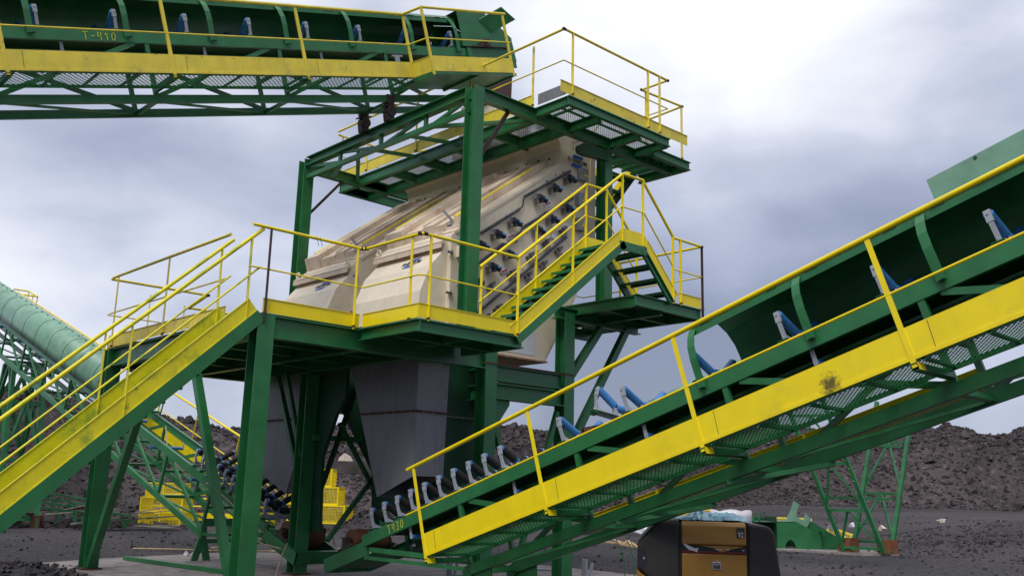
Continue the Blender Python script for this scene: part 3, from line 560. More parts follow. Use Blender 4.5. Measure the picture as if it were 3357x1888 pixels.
def tray(par, p, q):
    p, q = V(p), V(q); d = (q-p); L = d.length; d.normalize(); n = V((0, -1, 0)); u = d.cross(n).normalized(); u = u if u.z > 0 else -u; mb = MB()
    for o in (-.028, .028): mb.tube(p+n*.05+u*o, q+n*.05+u*o, .004, 4); mb.tube(p+n*.0+u*o, q+u*o, .004, 4)
    k = 0
    while k < L: c = p+d*k; mb.path([c-u*.028, c-u*.028+n*.05, c+u*.028+n*.05, c+u*.028], .0035, 4); k += .045
    t = mb.build('cable_tray', 'steel', par)
    mb = MB()
    for j in range(4): mb.path([p+d*(L*i/6)+n*(.015+.008*(j % 2))+u*(.018*(j-1.5)*.8+.004*math.sin(i*2+j)) for i in range(7)], .007, 5)
    mb.build('cables', 'wire', t); return t
for p, q in (((10.45, 5.88), (11.37, 6.53)), ((11.48, 6.79), (12.70, 7.60)), ((10.25, 5.18), (11.0, 5.8)), ((11.44, 6.19), (12.80, 7.09)), ((9.98, 4.86), (10.4, 5.22)), ((10.35, 4.40), (12.62, 6.28)), ((10.3, 4.86), (11.9, 5.75))[:2] if 0 else ((11.0, 5.72), (11.44, 6.12))):
    tray(m1, (p[0], yS-.015, p[1]), (q[0], yS-.015, q[1]))
mb = MB(); mb.path([(11.37, yS-.03, 6.53), (11.44, yS-.04, 6.6), (11.45, yS-.04, 6.72), (11.5, yS-.04, 6.8)], .014, 6); mb.path([(11.0, yS-.03, 5.8), (11.3, yS-.04, 5.9), (11.36, yS-.04, 6.05), (11.44, yS-.04, 6.18)], .014, 6)
for a, z in ((10.92, 5.99), (11.32, 6.30), (11.97, 6.90), (12.35, 7.20), (12.77, 7.49), (10.83, 5.37), (11.22, 5.68), (11.93, 6.28), (12.30, 6.57), (12.72, 6.88)):
    mb.path([(a-.1, yS-.08, z), (a-.2, yS-.06, z-.02), (a-.27, yS-.05, z+.0), (a-.29, yS-.04, z+.06)], .006, 5)
mb.build('loose_cable', 'black', m1)
for a, z in ((11.17, 5.98), (12.10, 6.81), (11.03, 5.32), (11.98, 6.19)):       # oval inspection hatches
    e = V((.86, 0, .5)); f = V((-.5, 0, .86)); c = V((a, yS-.004, z)); K = 20
    def oval(s, k): return [c+e*((.055 if math.cos(t) > 0 else -.055)*s+.055*s*math.cos(t))+f*.06*s*math.sin(t)+V((0, -k, 0)) for t in [i*2*math.pi/K+.01 for i in range(K)]]
    mb = MB(); mb.prism(oval(1, 0), (0, -.012, 0)); ht = mb.build('inspection_hatch', 'chrome', m1)
    mb = MB(); mb.prism(oval(.8, .013), (0, -.005, 0)); mb.build('hatch_panel', 'white', ht)
    mb = MB()
    for s in (-.045, .045): mb.tube(c+e*s+V((0, -.015, 0)), c+e*s+V((0, -.035, 0)), .017, 10)
    mb.bar(c-e*.07+V((0, -.03, 0)), c+e*.07+V((0, -.03, 0)), .012, .014, f); mb.build('hatch_knob', 'red', ht)
for a, z in ((13.03, 7.60), (12.98, 7.08), (12.98, 6.58)):
    mb = MB(); mb.box((a-.11, yS-.12, z-.13), (a+.09, yS-.003, z+.12)); jb = mb.build('junction_box', 'steel', m1, bevel=.01)
    c = V((a+.02, yS-.122, z-.0)); mb = MB(); mb.prism([c+V((-.055, 0, -.05)), c+V((.055, 0, -.05)), c+V((0, 0, .055))], (0, -.003, 0)); w2 = mb.build('warning_sign', 'yellow', jb)
    mb = MB(); mb.prism([c+V(p)+V((0, -.0035, 0)) for p in ((-.008, 0, .03), (.008, 0, .03), (.0, 0, .008), (.012, 0, .008), (-.004, 0, -.035), (.002, 0, -.006), (-.012, 0, -.004))], (0, -.001, 0)); mb.build('warning_symbol', 'decal_dark', w2)
for a, z in ((11.66, 5.70), (12.07, 6.04), (12.51, 6.37), (11.2, 5.29), (10.72, 4.98), (10.9, 4.62), (10.62, 4.4), (11.25, 4.98), (11.62, 5.33), (12.0, 5.6), (12.4, 5.95)):     # bare drive brackets on the lowest rows
    mb = MB(); e = V((.8, 0, .6)); c = V((a, yS-.03, z)); mb.bar(c-e*.09, c+e*.09, .05, .07, V((-.6, 0, .8))); mb.bar(c-e*.05+V((0, -.04, .05)), c+e*.08+V((0, -.04, .03)), .05, .05, V((-.6, 0, .8))); mb.bar(c+V((-.04, -.03, -.02)), c+V((-.05, -.03, -.13)), .05, .04); mb.tube(c+V((-.07, -.05, -.08)), c+V((.06, -.05, -.06)), .012, 6); db = mb.build('drive_bracket', 'clamp', m1)
    mb = MB(); mb.tube(c+V((0, -.05, -.02)), c+V((.1, -.05, .04)), .014, 8); mb.build('adjusting_bolt', 'chrome', db)
for a, z in ((12.28, 6.2), (12.62, 6.47), (11.86, 5.9)): mb = MB(); mb.tube((a, yS-.02, z), (a, yS-.05, z), .06, 14); mb.build('round_cap', 'white', m1)
mb = MB(); mb.box((9.94, yS-.1, 5.36), (10.16, yS-.003, 5.56)); yb = mb.build('terminal_box', 'beige', m1)
mb = MB(); mb.box((9.955, yS-.104, 5.41), (10.13, yS-.101, 5.54)); mb.build('yellow_label', 'yellow', yb); mb = MB()
for i in range(4):
    for j in (5.445, 5.505): mb.tube((9.985+i*.038, yS-.104, j), (9.985+i*.038, yS-.108, j), .009, 8)
mb.build('label_dots', 'black', yb); mb = MB(); mb.box((9.95, yS-.09, 5.60), (10.15, yS-.003, 5.68)); mb.build('blue_box', 'lightblue', m1)
mb = MB()
for i in range(26):
    a = random.uniform(10.0, 13.2); z = zr(a)-.14-random.choice((0, .75, 1.4)); 
    if a < 12.5: mb.tube((a, yS, z), (a, yS-.015, z), .012, 6)
mb.build('bolt_heads', 'wire', m1)
# shared feed box across both machines
fb = thing('feed_chute', (12.9, 14.5, 7.6), 'beige feed box running along the top of both screening machines under the upper platform', 'chute')
mb = MB(); mb.prism([(12.47, 12.2, 7.72), (12.45, 12.2, 8.0), (13.0, 12.2, 8.0), (13.0, 12.2, 7.72)], (0, 4.7, 0)); mb.build('bolted_band', 'beige_dusty', fb)
mb = MB(); mb.prism([(12.42, 12.06, 8.14), (12.31, 12.06, 8.2), (12.48, 12.06, 8.5), (13.17, 12.06, 8.5), (13.17, 12.06, 8.0), (12.46, 12.06, 8.0)], (0, 4.85, 0)); mb.build('upper_box', 'beige', fb)
mb = MB(); mb.prism([(12.3, 13.6, 8.5), (12.3, 15.2, 8.5), (12.45, 14.9, 9.62), (12.45, 14.1, 9.62)], (.7, 0, 0)); mb.box((12.36, 14.0, 9.6), (13.2, 15.0, 9.66)); mb.build('inlet_hopper', 'beige', fb)
mb = MB()
for i in range(16): mb.tube((12.45, 12.35+i*.3, 7.86+.04*math.sin(i)), (12.43, 12.35+i*.3, 7.86+.04*math.sin(i)), .02, 8)
for i in range(8): mb.tube((12.8+.08*(i % 3), 12.05, 8.1+i*.04), (12.8+.08*(i % 3), 12.035, 8.1+i*.04), .014, 6)
mb.build('bolt_heads', 'dark_rust', fb)
mb = MB(); mb.prism([(11.92, 11.95, 4.15), (11.7, 11.95, 3.5), (11.4, 11.95, 3.5), (11.2, 11.95, 3.8), (11.95, 11.95, 3.8)], (0, .1, 0))
# ------------------------------------------------------------------ hoppers
def hopper(yv, sg, label, chalk=False):
    """yv = the upright side, sg = direction in which the body tapers"""
    r = thing('discharge_hopper', (9.4, yv+sg*.8, 1.4), label, 'hopper', 'grey discharge hoppers under the platform')
    A0, A1 = 9.1, 9.68; Y = lambda t: yv+sg*t
    front = [(A0, Y(0), 1.70), (A0, Y(.93), 1.36), (A0, Y(1.53), 2.7), (A0, Y(1.95), 3.60), (A0, Y(0), 3.60)]
    back = [(A1+.05*((p[2]-1.3)/2.2), p[1], p[2]) for p in front]; mb = MB()
    mb.add(front+back, [(1, 2, 3, 4, 0)[::sg], (6, 5, 9, 8, 7)[::sg], (0, 4, 9, 5)[::sg], (1, 6, 7, 2)[::sg], (2, 7, 8, 3)[::sg], (3, 8, 9, 4)[::sg]]); mb.build('body', 'grey_steel', r)
    mb = MB(); mb.bar((A0-.04, Y(-.04), 2.70), (A1+.08, Y(-.04), 2.70), .05, .02); mb.bar((A0-.04, Y(-.05), 2.70), (A0-.04, Y(1.6), 2.70), .05, .02); mb.build('flange', 'rust', r)
    mb = MB()
    for i in range(7): mb.tube((A0-.045, Y(.1+i*.22), 2.675), (A0-.045, Y(.1+i*.22), 2.73), .011, 6)
    for i in range(3): mb.tube((A0+.1+i*.2, Y(-.045), 2.675), (A0+.1+i*.2, Y(-.045), 2.73), .011, 6)
    mb.build('flange_bolts', 'steel', r)
    if chalk:
        mb = MB(); pts = [(12.63, 2.18), (12.5, 2.22), (12.38, 2.16), (12.33, 2.06), (12.47, 1.84), (12.62, 1.83), (12.64, 1.6), (12.55, 1.59), (12.49, 1.85), (12.52, 2.0)]
        for (p, q) in list(zip(pts, pts[1:]))+[((12.65, 2.2), (12.64, 1.6)), ((12.66, 1.73), (12.53, 1.73)), ((12.45, 1.8), (12.54, 1.8))]: mb.bar((A0-.0015, p[0], p[1]), (A0-.0015, q[0], q[1]), .007, .002, (1, 0, 0))
        mb.build('chalk_sketch', 'chalk', r)
    return r
hopper(11.85, 1, 'grey steel hopper with a chalk sketch, dropping onto the conveyor at the right', True)
hopper(16.55, -1, 'grey steel hopper half hidden behind green columns, over the far left conveyor')
dc = thing('splitter_chute', (10.3, 14.0, 1.0), 'dark green steel chute legs forming an inverted V between and behind the grey hoppers', 'chute')
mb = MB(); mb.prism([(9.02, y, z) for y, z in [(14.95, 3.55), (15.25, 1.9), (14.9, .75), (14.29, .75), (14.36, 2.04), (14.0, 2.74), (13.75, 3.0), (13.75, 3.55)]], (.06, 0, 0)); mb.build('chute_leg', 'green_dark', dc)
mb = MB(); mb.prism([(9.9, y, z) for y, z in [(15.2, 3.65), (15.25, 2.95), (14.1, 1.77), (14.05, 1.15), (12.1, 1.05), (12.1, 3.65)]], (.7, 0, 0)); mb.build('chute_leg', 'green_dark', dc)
mb = MB(); mb.box((9.86, 12.06, 2.66), (10.64, 12.095, 2.69)); mb.build('flange', 'clamp', dc)
# ------------------------------------------------------------------ belt conveyors (local: x along, y across, z normal)
def roller(par, p, q, r, kind):
    mb = MB(); p, q = V(p), V(q); d = (q-p)
    if kind == 'rubber':
        K = 9; mb.tube(p+d*.06, q-d*.06, r*.72, 12)
        for i in range(K): t = .1+.8*i/(K-1); mb.tube(p+d*(t-.03), p+d*(t+.03), r, 14)
        o = mb.build('roller', 'rubber', par); mb = MB(); mb.tube(p, p+d*.07, r*.85, 12); mb.build('roller_end', 'blue', par); mb = MB(); mb.tube(q-d*.07, q, r*.85, 12); mb.build('roller_end', 'blue', par); return o
    mb.tube(p, q, r, 16); o = mb.build('roller', 'blue', par); return o
def idler(par, kind):
    r = bpy.data.objects.new('idler_set', None); col.objects.link(r); r.parent = par; OFF[r.name] = V((0, 0, 0))
    mb = MB()
    mb.bar((0, .06, .05), (0, .84, .05), .10, .012, (0, 0, 1)); mb.bar((-.04, .06, .03), (-.04, .84, .03), .01, .045); 
    for s in (1, -1):
        y = lambda v: v if s > 0 else .9-v
        mb.bar((0, y(.055), .02), (0, y(.035), .24), .046, .022, (0, 1, 0)); mb.bar((0, y(.035), .24), (0, y(.045), .36), .064, .03, (0, 1, 0))
        mb.prism([(-.005, y(.05), .05), (-.005, y(.24), .05), (-.005, y(.09), .11), (-.005, y(.05), .20)], (.01, 0, 0))
        for o in (-.03, .02): mb.prism([(o, y(.27), .05), (o, y(.36), .05), (o, y(.325), .15), (o, y(.295), .15)], (.01, 0, 0))
    mb.build('idler_bracket', 'bracket', r)
    mb = MB()
    for y0 in (.0, .84): mb = MB(); mb.box((-.07, y0, .001), (.07, y0+.07, .012)); mb.box((-.07, y0, .012), (-.058, y0+.07, .04)); mb.box((-.06, y0+.0, .034), (.05, y0+.07, .042)); mb.build('idler_foot', 'green', r)
    mb = MB(); mb.tube((0, .03, -.01), (0, .03, .075), .008, 6); mb.tube((0, .87, -.01), (0, .87, .075), .008, 6); mb.tube((0, .015, .325), (0, .035, .325), .012, 6); mb.build('idler_bolt', 'chrome', r)
    rr = .048 if kind != 'rubber' else .055
    roller(r, (0, .065, .335), (0, .305, .175), rr, kind); roller(r, (0, .32, .155), (0, .58, .155), rr, kind); roller(r, (0, .595, .175), (0, .835, .335), rr, kind)
    return r
def return_idler(par, s):
    mb = MB(); mb.tube((s, .08, -.30), (s, .82, -.30), .035, 10); o = mb.build('return_roller', 'blue', par)
    mb = MB(); mb.bar((s, .07, -.17), (s, .07, -.33), .05, .01, (0, 1, 0)); mb.build('return_bracket', 'bracket', o)
HPROF = [(.95, -.02), (.955, .2), (.945, .38), (.90, .55), (.80, .69), (.66, .78), (.50, .81), (.34, .79), (.20, .72), (.10, .635)]
RIBP = HPROF+[(.02, .53), (-.035, .40), (-.05, .25), (-.04, .08), (-.03, -.09)]
def conveyor(name_label, loc, u, v, n, s0, s1, posts, black, blue, hood, ribs, diag, wk, upper_end=None, text=None, tail=True, hood_m='green', far_toe=None, rail_end=None, drum=(-.52, .06, .17), deck=True, plate=.05, wide=None, low0=None, panw=True):
    rot = Matrix((u, v, n)).transposed(); r = thing('belt_conveyor', loc, name_label, 'conveyor', 'green belt conveyors with hoods', rot)
    se = upper_end or s1; l0 = low0 if low0 is not None else posts[0]
    for y, sd in ((.03, 1), (.87, -1)): mb = MB(); mb.channel((s0, y, -.085), (se, y, -.085), .06, .17, (0, 0, 1), side=-1 if sd > 0 else 1); mb.build('side_beam', 'green', r)
    for y in (.035, .865): mb = MB(); mb.bar((l0, y, -1.06), (se-.6, y, -1.06), .07, .13); mb.build('lower_chord', 'green', r)
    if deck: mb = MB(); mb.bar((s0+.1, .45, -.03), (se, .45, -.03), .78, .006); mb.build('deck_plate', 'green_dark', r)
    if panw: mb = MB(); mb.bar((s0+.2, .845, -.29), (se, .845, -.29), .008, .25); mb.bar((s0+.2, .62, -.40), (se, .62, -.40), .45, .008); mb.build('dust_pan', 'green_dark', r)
    for i, p in enumerate(posts):
        if p < l0-.05 or p > se: continue
        for y in (.035, .865): mb = MB(); mb.bar((p, y, -.17), (p, y, -1.0), .05, .07, (1, 0, 0)); mb.build('truss_post', 'green', r)
        mb = MB(); mb.bar((p, .07, -.52), (p, .83, -.52), .05, .05); mb.build('cross_member', 'green', r); mb = MB(); mb.bar((p, .07, -1.08), (p, .83, -1.08), .06, .06); mb.build('cross_member', 'green', r)
    for p, q in zip(posts, posts[1:]+[posts[-1]+2.3]):
        if q > se: q = se
        if p < l0-.05: continue
        for y, fl in ((.035, 0), (.865, 1)):
            a, b = ((p+.2, -.17), (q-.05, -1.0)) if diag > 0 else ((q-.2, -.17), (p+.05, -1.0))
            if fl: a, b = ((q-.2, -.17), (p+.05, -1.0)) if diag > 0 else ((p+.2, -.17), (q-.05, -1.0))
            mb = MB(); mb.bar((a[0], y, a[1]), (b[0], y, b[1]), .04, .07, (0, 0, 1)); mb.build('truss_diagonal', 'green', r)
        mb = MB(); mb.bar((p, .06, -1.09), (q, .84, -1.09), .05, .03); mb.build('cross_brace', 'green', r)
    proto = {}
    for kind, ss in (('rubber', black), ('blue', blue)):
        for i, s in enumerate(ss):
            if kind not in proto: it = idler(r, kind); proto[kind] = it
            else: it = dup_tree(proto[kind], r)
            it.location = (s, 0, 0)
    for s in [x*2.29+s0+1.1 for x in range(int((se-s0)/2.29)-1)]: return_idler(r, s)
    if hood:
        h0, h1 = hood; mb = MB(); mb.strip([(h0, y, z) for y, z in HPROF], (h1-h0, 0, 0), .004); hd = mb.build('hood', hood_m, r)
        mb = MB(); mb.bar((h0, .095, .60), (h1, .095, .60), .008, .085); mb.bar((h0, .11, .645), (h1, .11, .645), .05, .006); mb.build('hood_edge_strip', hood_m, hd)
        mb = MB()
        for s in ribs:
            for t in (-.38, .12): 
                if h0 < s+t < h1: mb.bar((s+t, .10, .648), (s+t+.14, .10, .648), .05, .014)
        mb.build('hood_latch', 'green_dark', hd)
        if wk['far_seams']:
            for s in ribs: mb.strip([(s-.012, y+(.006 if y > .5 else -.006), z+.006) for y, z in HPROF], (.024, 0, 0), .003)
            mb.build('hood_seam', 'green_dark', hd)
    for s in ribs:
        mb = MB(); w_ = .095
        mb.strip([(s-w_/2, y, z) for y, z in (RIBP[8:] if hood and hood[0]-.1 < s < hood[1]+.1 else RIBP)], (w_, 0, 0), .008, False); rb = mb.build('hood_rib', 'green', r)
        mb = MB(); mb.bar((s-.02, -.045, -.10), (s+.05, -.075, -.10), .05, .012); mb.build('rib_clip', 'green_dark', rb)
    # walkway on the -y side
    W = -.70; w0, w1 = wk['s']; zf_ = -.86
    wks = bpy.data.objects.new('walkway', None); col.objects.link(wks); wks.parent = r; OFF[wks.name] = V((0, 0, 0))
    for p in posts:
        if w0-.05 <= p <= w1+.05:
            mb = MB(); z = -.925; t = .004; b = .032; y0 = W-.02
            for (cy, cz, ww, hh) in ((-b, 0, t, 2*b), (b, 0, t, 2*b), (0, -b, 2*b, t), (0, b, 2*b, t)):
                mb.bar((p+cy, y0, z+cz), (p+cy, .0, z+cz), ww, hh)
            mb.build('support_tube', 'green', wks); mb = MB(); mb.box((p+.03, W-.02, z-.034), (p+.0345, W+.12, z+.034)); mb.build('tube_end', 'yellow', wks)
    mb = MB(); L = w1-w0
    grating(mb, (w0, W+.02, zf_), (1, 0, 0), (0, 1, 0), L, .64, wk['pitch'], 1.15, wk['pitch']*.14, .005); mb.build('mesh_floor', 'green', wks)
    mb = MB(); s = w0+.12
    while s < w1: mb.bar((s, W+.01, zf_-.02), (s, -.04, zf_-.02), .03, .03); s += .57
    mb.bar((w0, -.045, zf_-.025), (w1, -.045, zf_-.025), .03, .045); mb.bar((w0, W+.02, zf_-.012), (w1, W+.02, zf_-.012), .02, .02); mb.build('floor_joists', 'green', wks)
    ym = wk.get('m', 'yellow')
    mb = MB(); zb_, zt2 = -.865, -.575; e0 = w0
    segs = [(e0, W, w1, W)]
    if wide: segs = [(e0, W, wide[0], W), (wide[0], W, wide[0]+.12, W-.42), (wide[0]+.12, W-.42, wide[1], W-.42)]
    for (a, b_, c, d) in segs:
        mb.bar((a, b_, (zb_+zt2)/2), (c, d, (zb_+zt2)/2), .005, zt2-zb_); mb.bar((a, b_+.012, zt2), (c, d+.012, zt2), .03, .006); mb.bar((a, b_, zb_+.018), (c, d, zb_+.018), .02, .036)
    tb_ = mb.build('toe_board', ym, wks)
    for p in posts:
        if w0 < p+.22 < (wide[0] if wide else w1): mb = MB(); mb.bar((p+.22, W-.0035, zb_+.02), (p+.235, W-.0035, zt2-.01), .002, .005, (1, 0, 0)); mb.build('weld_seam', 'dark_rust', tb_)
    mb = MB(); pts = [(wk['rail'][0], W, .34)]+([(wide[0], W, .34), (wide[0]+.12, W-.42, .34), (wide[1]+.08, W-.42, .34)] if wide else [(wk['rail'][1], W, .34)])
    mb.path(pts, .0265, 12); hr = mb.build('handrail', ym, wks)
    mb = MB(); mb.path([(p[0], p[1], -.24) for p in [(pts[0][0]-.15, pts[0][1], 0)]+pts[1:]], .0135, 8); mb.build('mid_rail', ym, wks)
    pl = [(p, W-.005) for p in posts if w0-.05 <= p <= w1+.05 and not (wide and p > wide[0]+.3)]
    if wide: pl += [(wide[0]+.12, W-.425), (wide[1], W-.425)]
    for (p, y) in pl: mb = MB(); mb.bar((p, y, -.93), (p, y, .325), .05, .012, (0, 1, 0)); mb.bar((p-.02, y+.01, -.9), (p-.02, y+.01, .3), .012, .03, (0, 1, 0)); mb.build('post', ym, wks)
    if wide:
        mb = MB(); mb.box((wide[0]+.1, W-.40, zf_-.02), (wide[1]+.1, .0, zf_-.01)); mb.bar((wide[1]+.08, W-.4, zf_-.03), (wide[1]+.08, 0, zf_-.03), .03, .05); mb.bar((8.0, W-.4, zf_-.04), (8.0, 0, zf_-.04), .05, .05); mb.bar((wide[0]+.1, W-.41, zf_-.03), (wide[1], W-.41, zf_-.03), .03, .05); mb.bar((wide[0], W, zf_-.05), (wide[0]+.12, W-.42, zf_-.05), .04, .08)
        grating(mb, (wide[0]+.1, W-.4, zf_+.004), (1, 0, 0), (0, 1, 0), wide[1]-wide[0]-.1, .4, .08); mb.build('wide_floor', 'green', wks)
    if far_toe:
        mb = MB(); mb.bar((far_toe[0], 1.6, -.72), (far_toe[1], 1.6, -.72), .005, .29); mb.bar((far_toe[0], 1.59, -.575), (far_toe[1], 1.59, -.575), .03, .006)
        for s in posts:
            if far_toe[0] <= s <= far_toe[1]: mb.bar((s-.1, 1.58, -.86), (s-.1, 1.58, -.575), .04, .02, (0, 1, 0))
        mb.build('far_toe_board', 'yellow', r); mb = MB(); grating(mb, (far_toe[0], .95, -.86), (1, 0, 0), (0, 1, 0), far_toe[1]-far_toe[0], .64, wk['pitch'], 1.15, .007, .005); mb.build('far_mesh_floor', 'green', r)
        for p in posts:
            if far_toe[0] <= p <= far_toe[1]: mb = MB(); mb.bar((p, .9, -.925), (p, 1.6, -.925), .06, .06); mb.build('support_tube', 'green', r)
    if tail:
        mb = MB()
        for y in (.035, .865):
            mb.channel((-1.15, y, -.2), (0, y, -.2), .06, .22, (0, 0, 1), side=-1 if y < .5 else 1); mb.bar((-.0, y, .0), (-.0, y, -.36), .05, .09, (1, 0, 0)); mb.bar((.1, y, -.24), (posts[0]-.9, y, -.66), .04, .07); mb.bar((-.0, y, -.34), (posts[0], y, -1.06), .04, .05)
        mb.bar((-1.12, .06, -.2), (-1.12, .84, -.2), .05, .22); mb.bar((-.9, .45, -.3), (.1, .45, -.3), .8, .01); mb.build('tail_frame', 'green', r)
        mb = MB(); mb.tube((drum[0], .14, drum[1]), (drum[0], .76, drum[1]), drum[2], 32); td = mb.build('tail_drum', 'drum_rust', r)
        mb = MB(); mb.tube((-.52, .0, .06), (-.52, .9, .06), .035, 12); mb.build('drum_shaft', 'dark_rust', td)
        mb = MB()
        for y in (.02, .82): mb = MB(); mb.box((-.62, y, -.08), (-.42, y+.06, .0)); mb.tube((-.52, y-.01, .045), (-.52, y+.07, .045), .065, 14); mb.bar((-.75, y+.03, -.05), (-.35, y+.03, -.05), .05, .04); mb.build('bearing_block', 'dark_rust', td)
    if text:
        mb = MB(); hand_text(mb, text[0], (text[1], -.0035 if False else -.006, text[2]), (1, 0, 0), (0, 0, 1), text[3], text[3]*.13); mb.build('painted_mark', 'text_yellow', r)
    return r, wks
def leg(par, s, y, zb_, dx=0, m='green', sec=.12, name='leg'):
    pass
P1_, P2_, P3_ = R(17.3), R(17.7), R(17.5)
c, s_ = math.cos(P1_), math.sin(P1_)
c430, _w = conveyor('green belt conveyor marked T430, rising across the right foreground', (8.7, 12.54, .78), (0, -c, s_), (1, 0, 0), (0, s_, c),
    0, 14.5, [2.32+2.29*i for i in range(6)], [.24+.337*i for i in range(10)], [4.42, 5.52, 6.6]+[7.74+1.14*i for i in range(6)], (6.66, 14.5), [6.66+1.395*i for i in range(6)], 1,
    dict(s=(2.32, 14.5), rail=(2.18, 14.5), pitch=.052, far_seams=False, m='yellow_burnt'), text=('T430', .66, -.15, .125), far_toe=(3.3, 9.0))
# T430 extras
mb = MB(); mb.bar((9.5, .55, .97), (14.4, .55, .97), .008, .32); mb.bar((9.5, .75, .83), (14.4, .75, .83), .4, .008); mb.build('hood_top_plate', 'green_light', c430)
mb = MB()
for i in range(8): mb.tube((10.0+i*.5, .545, 1.1), (10.0+i*.5, .538, 1.1), .018, 10)
mb.build('plate_bolts', 'green_dark', c430)
mb = MB(); mb.tube((10.0, .075, .66), (14.4, .075, .66), .012, 8); mb.build('conduit', 'steel', c430)
mb = MB(); mb.strip([(4.95, .97, .1), (4.95, 1.0, .3), (4.95, 1.06, .42)], (1.7, 0, 0), .006); mb.strip([(4.1, 1.0, .05), (4.1, 1.15, .2), (4.1, 1.2, .28)], (.35, 0, 0), .006); mb.build('loose_side_sheet', 'green_light', c430)
ti = dup_tree(next(o for o in c430.children if o.name.startswith('idler_set') and abs(o.location.x-4.42) < .01), c430)      # the loose, tilted idler
ti.location = (4.98, .03, .22); ti.rotation_euler = (R(-19), R(3), R(-22))
mb = MB(); mb.bar((4.72, .1, .10), (4.86, .32, .12), .12, .012); mb.bar((4.68, .1, .06), (4.82, .34, .07), .012, .08); mb.bar((4.8, .04, .06), (4.92, .28, .07), .012, .08); mb.build('loose_clamp', 'rust', c430)
for (s, y) in ((2.32, .05), (2.32, .85)):
    mb = MB(); z0 = -1.1; mb.bar((s, y, z0), (s-(.26 if s > 3 else .45), y, z0-(.85 if s > 3 else .35)), .1, .12, (0, 1, 0)); mb.build('support_leg', 'green', c430)
for y in (.03, .87): mb = MB(); mb.prism([(2.2, y, -.99), (2.75, y, -1.0), (2.7, y, -1.28), (2.45, y, -1.33), (2.1, y, -1.1)], (0, .015, 0)); mb.build('gusset', 'green', c430)
for p in (5.0, 6.6): mb = MB(); mb.bar((p, .0, -1.15), (p+.8, .9, -1.15), .06, .05); mb.build('cross_brace', 'green', c430)
c, s_ = math.cos(P2_), math.sin(P2_)
c410, _w = conveyor('high green belt conveyor marked T-410, ending over the upper platform', (3.2, 14.05, 7.8), (c, 0, s_), (0, 1, 0), (-s_, 0, c),
    -5, 10, [-2.75, -.4, 1.97, 4.36, 6.70], [], [-1.93, -.77, .39]+[.39+1.163*i for i in range(1, 8)], (-5, 8.77), [-2.6, -1.18, .24, 1.67, 3.10, 4.53, 5.93, 7.40, 8.61], -1,
    dict(s=(-5, 6.82), rail=(-5, 6.8), pitch=.075, far_seams=False, m='yellow_old'), text=('T-410', 1.0, -.155, .125), tail=False, panw=False, wide=(6.70, 8.93), upper_end=8.9)
mb = MB(); hp = [(8.77, .78), (9.49, .80), (9.75, .66), (10.25, .25), (10.28, -.27), (10.05, -.3), (9.95, .02), (8.78, .04)]
mb.prism([(x, -.02, z) for x, z in hp], (0, .012, 0)); mb.prism([(x, .92, z) for x, z in hp], (0, .012, 0))
for (a, b) in (((8.77, .79), (9.49, .81)), ((9.49, .81), (9.75, .67)), ((9.75, .67), (10.27, .25)), ((10.27, .25), (10.3, -.27))): mb.bar((a[0], .45, a[1]), (b[0], .45, b[1]), .93, .01)
mb.bar((8.78, .45, .70), (8.78, .45, .80), .9, .01); mb.prism([(8.76, -.02, .04), (8.76, .93, .04), (8.76, .93, .3), (8.76, -.02, .3)], (.01, 0, 0)); hb_ = mb.build('head_box', 'green', c410)
mb = MB(); mb.prism([(9.36, -.05, .62), (9.86, -.28, .84), (10.2, -.30, .58), (9.68, -.07, .36)], (.0, .012, .012)); mb.build('hatch_flap', 'green', hb_)
mb = MB(); mb.tube((9.35, .1, .08), (9.35, .8, .08), .24, 24); dr = mb.build('head_drum', 'rubber', c410); mb = MB(); mb.tube((9.35, -.22, .12), (9.35, 1.0, .12), .03, 12); mb.build('drum_shaft', 'dark_rust', dr)
mb = MB(); mb.box((9.2, -.12, .03), (9.5, -.03, .09)); mb.tube((9.35, -.13, .12), (9.35, -.03, .12), .075, 16); mb.bar((8.95, -.07, .02), (10.05, -.07, .02), .08, .02); mb.build('bearing_block', 'rust_brown', dr)
mb = MB(); mb.channel((8.85, .9, -.1), (10.1, .9, -.1), .08, .2, side=1); mb.build('head_frame', 'green', c410)
mb = MB(); mb.channel((8.85, .0, -.1), (10.1, .0, -.1), .08, .2, side=-1)
for x in (9.05, 9.4, 9.75): mb.bar((x, -.035, -.19), (x, -.035, .0), .07, .012, (0, 1, 0))
mb.box((8.85, -.06, -.21), (10.15, .02, -.19)); mb.build('head_frame', 'green', c410)
mb = MB(); mb.box((6.9, -.03, -.55), (7.0, .0, -.22)); mb.bar((6.85, .02, -.22), (7.1, .02, -.22), .05, .03); mb.build('scraper_bracket', 'bracket', c410)
for y in (.05, .9):                      # pivot feet standing on the truss beam
    s = 6.63; mb = MB(); mb.bar((s, y, -1.0), (s-.06, y, -1.18), .17, .12, (0, 1, 0)); ft = mb.build('pivot_bracket', 'dark_rust', c410)
    mb = MB(); mb.tube((s-.08, y-.09, -1.31), (s-.08, y+.07, -1.31), .105, 18); mb.bar((s-.2, y, -1.2), (s+.08, y, -1.19), .15, .02); mb.bar((s-.11, y, -1.35), (s-.13, y, -1.5), .17, .13, (0, 1, 0)); mb.tube((s-.08, y-.1, -1.29), (s-.08, y-.09, -1.29), .025, 8); mb.build('pivot_bearing', 'dark_rust', ft)
c, s_ = math.cos(P3_), math.sin(P3_)
posts420 = [2.36+2.29*i for i in range(9)]
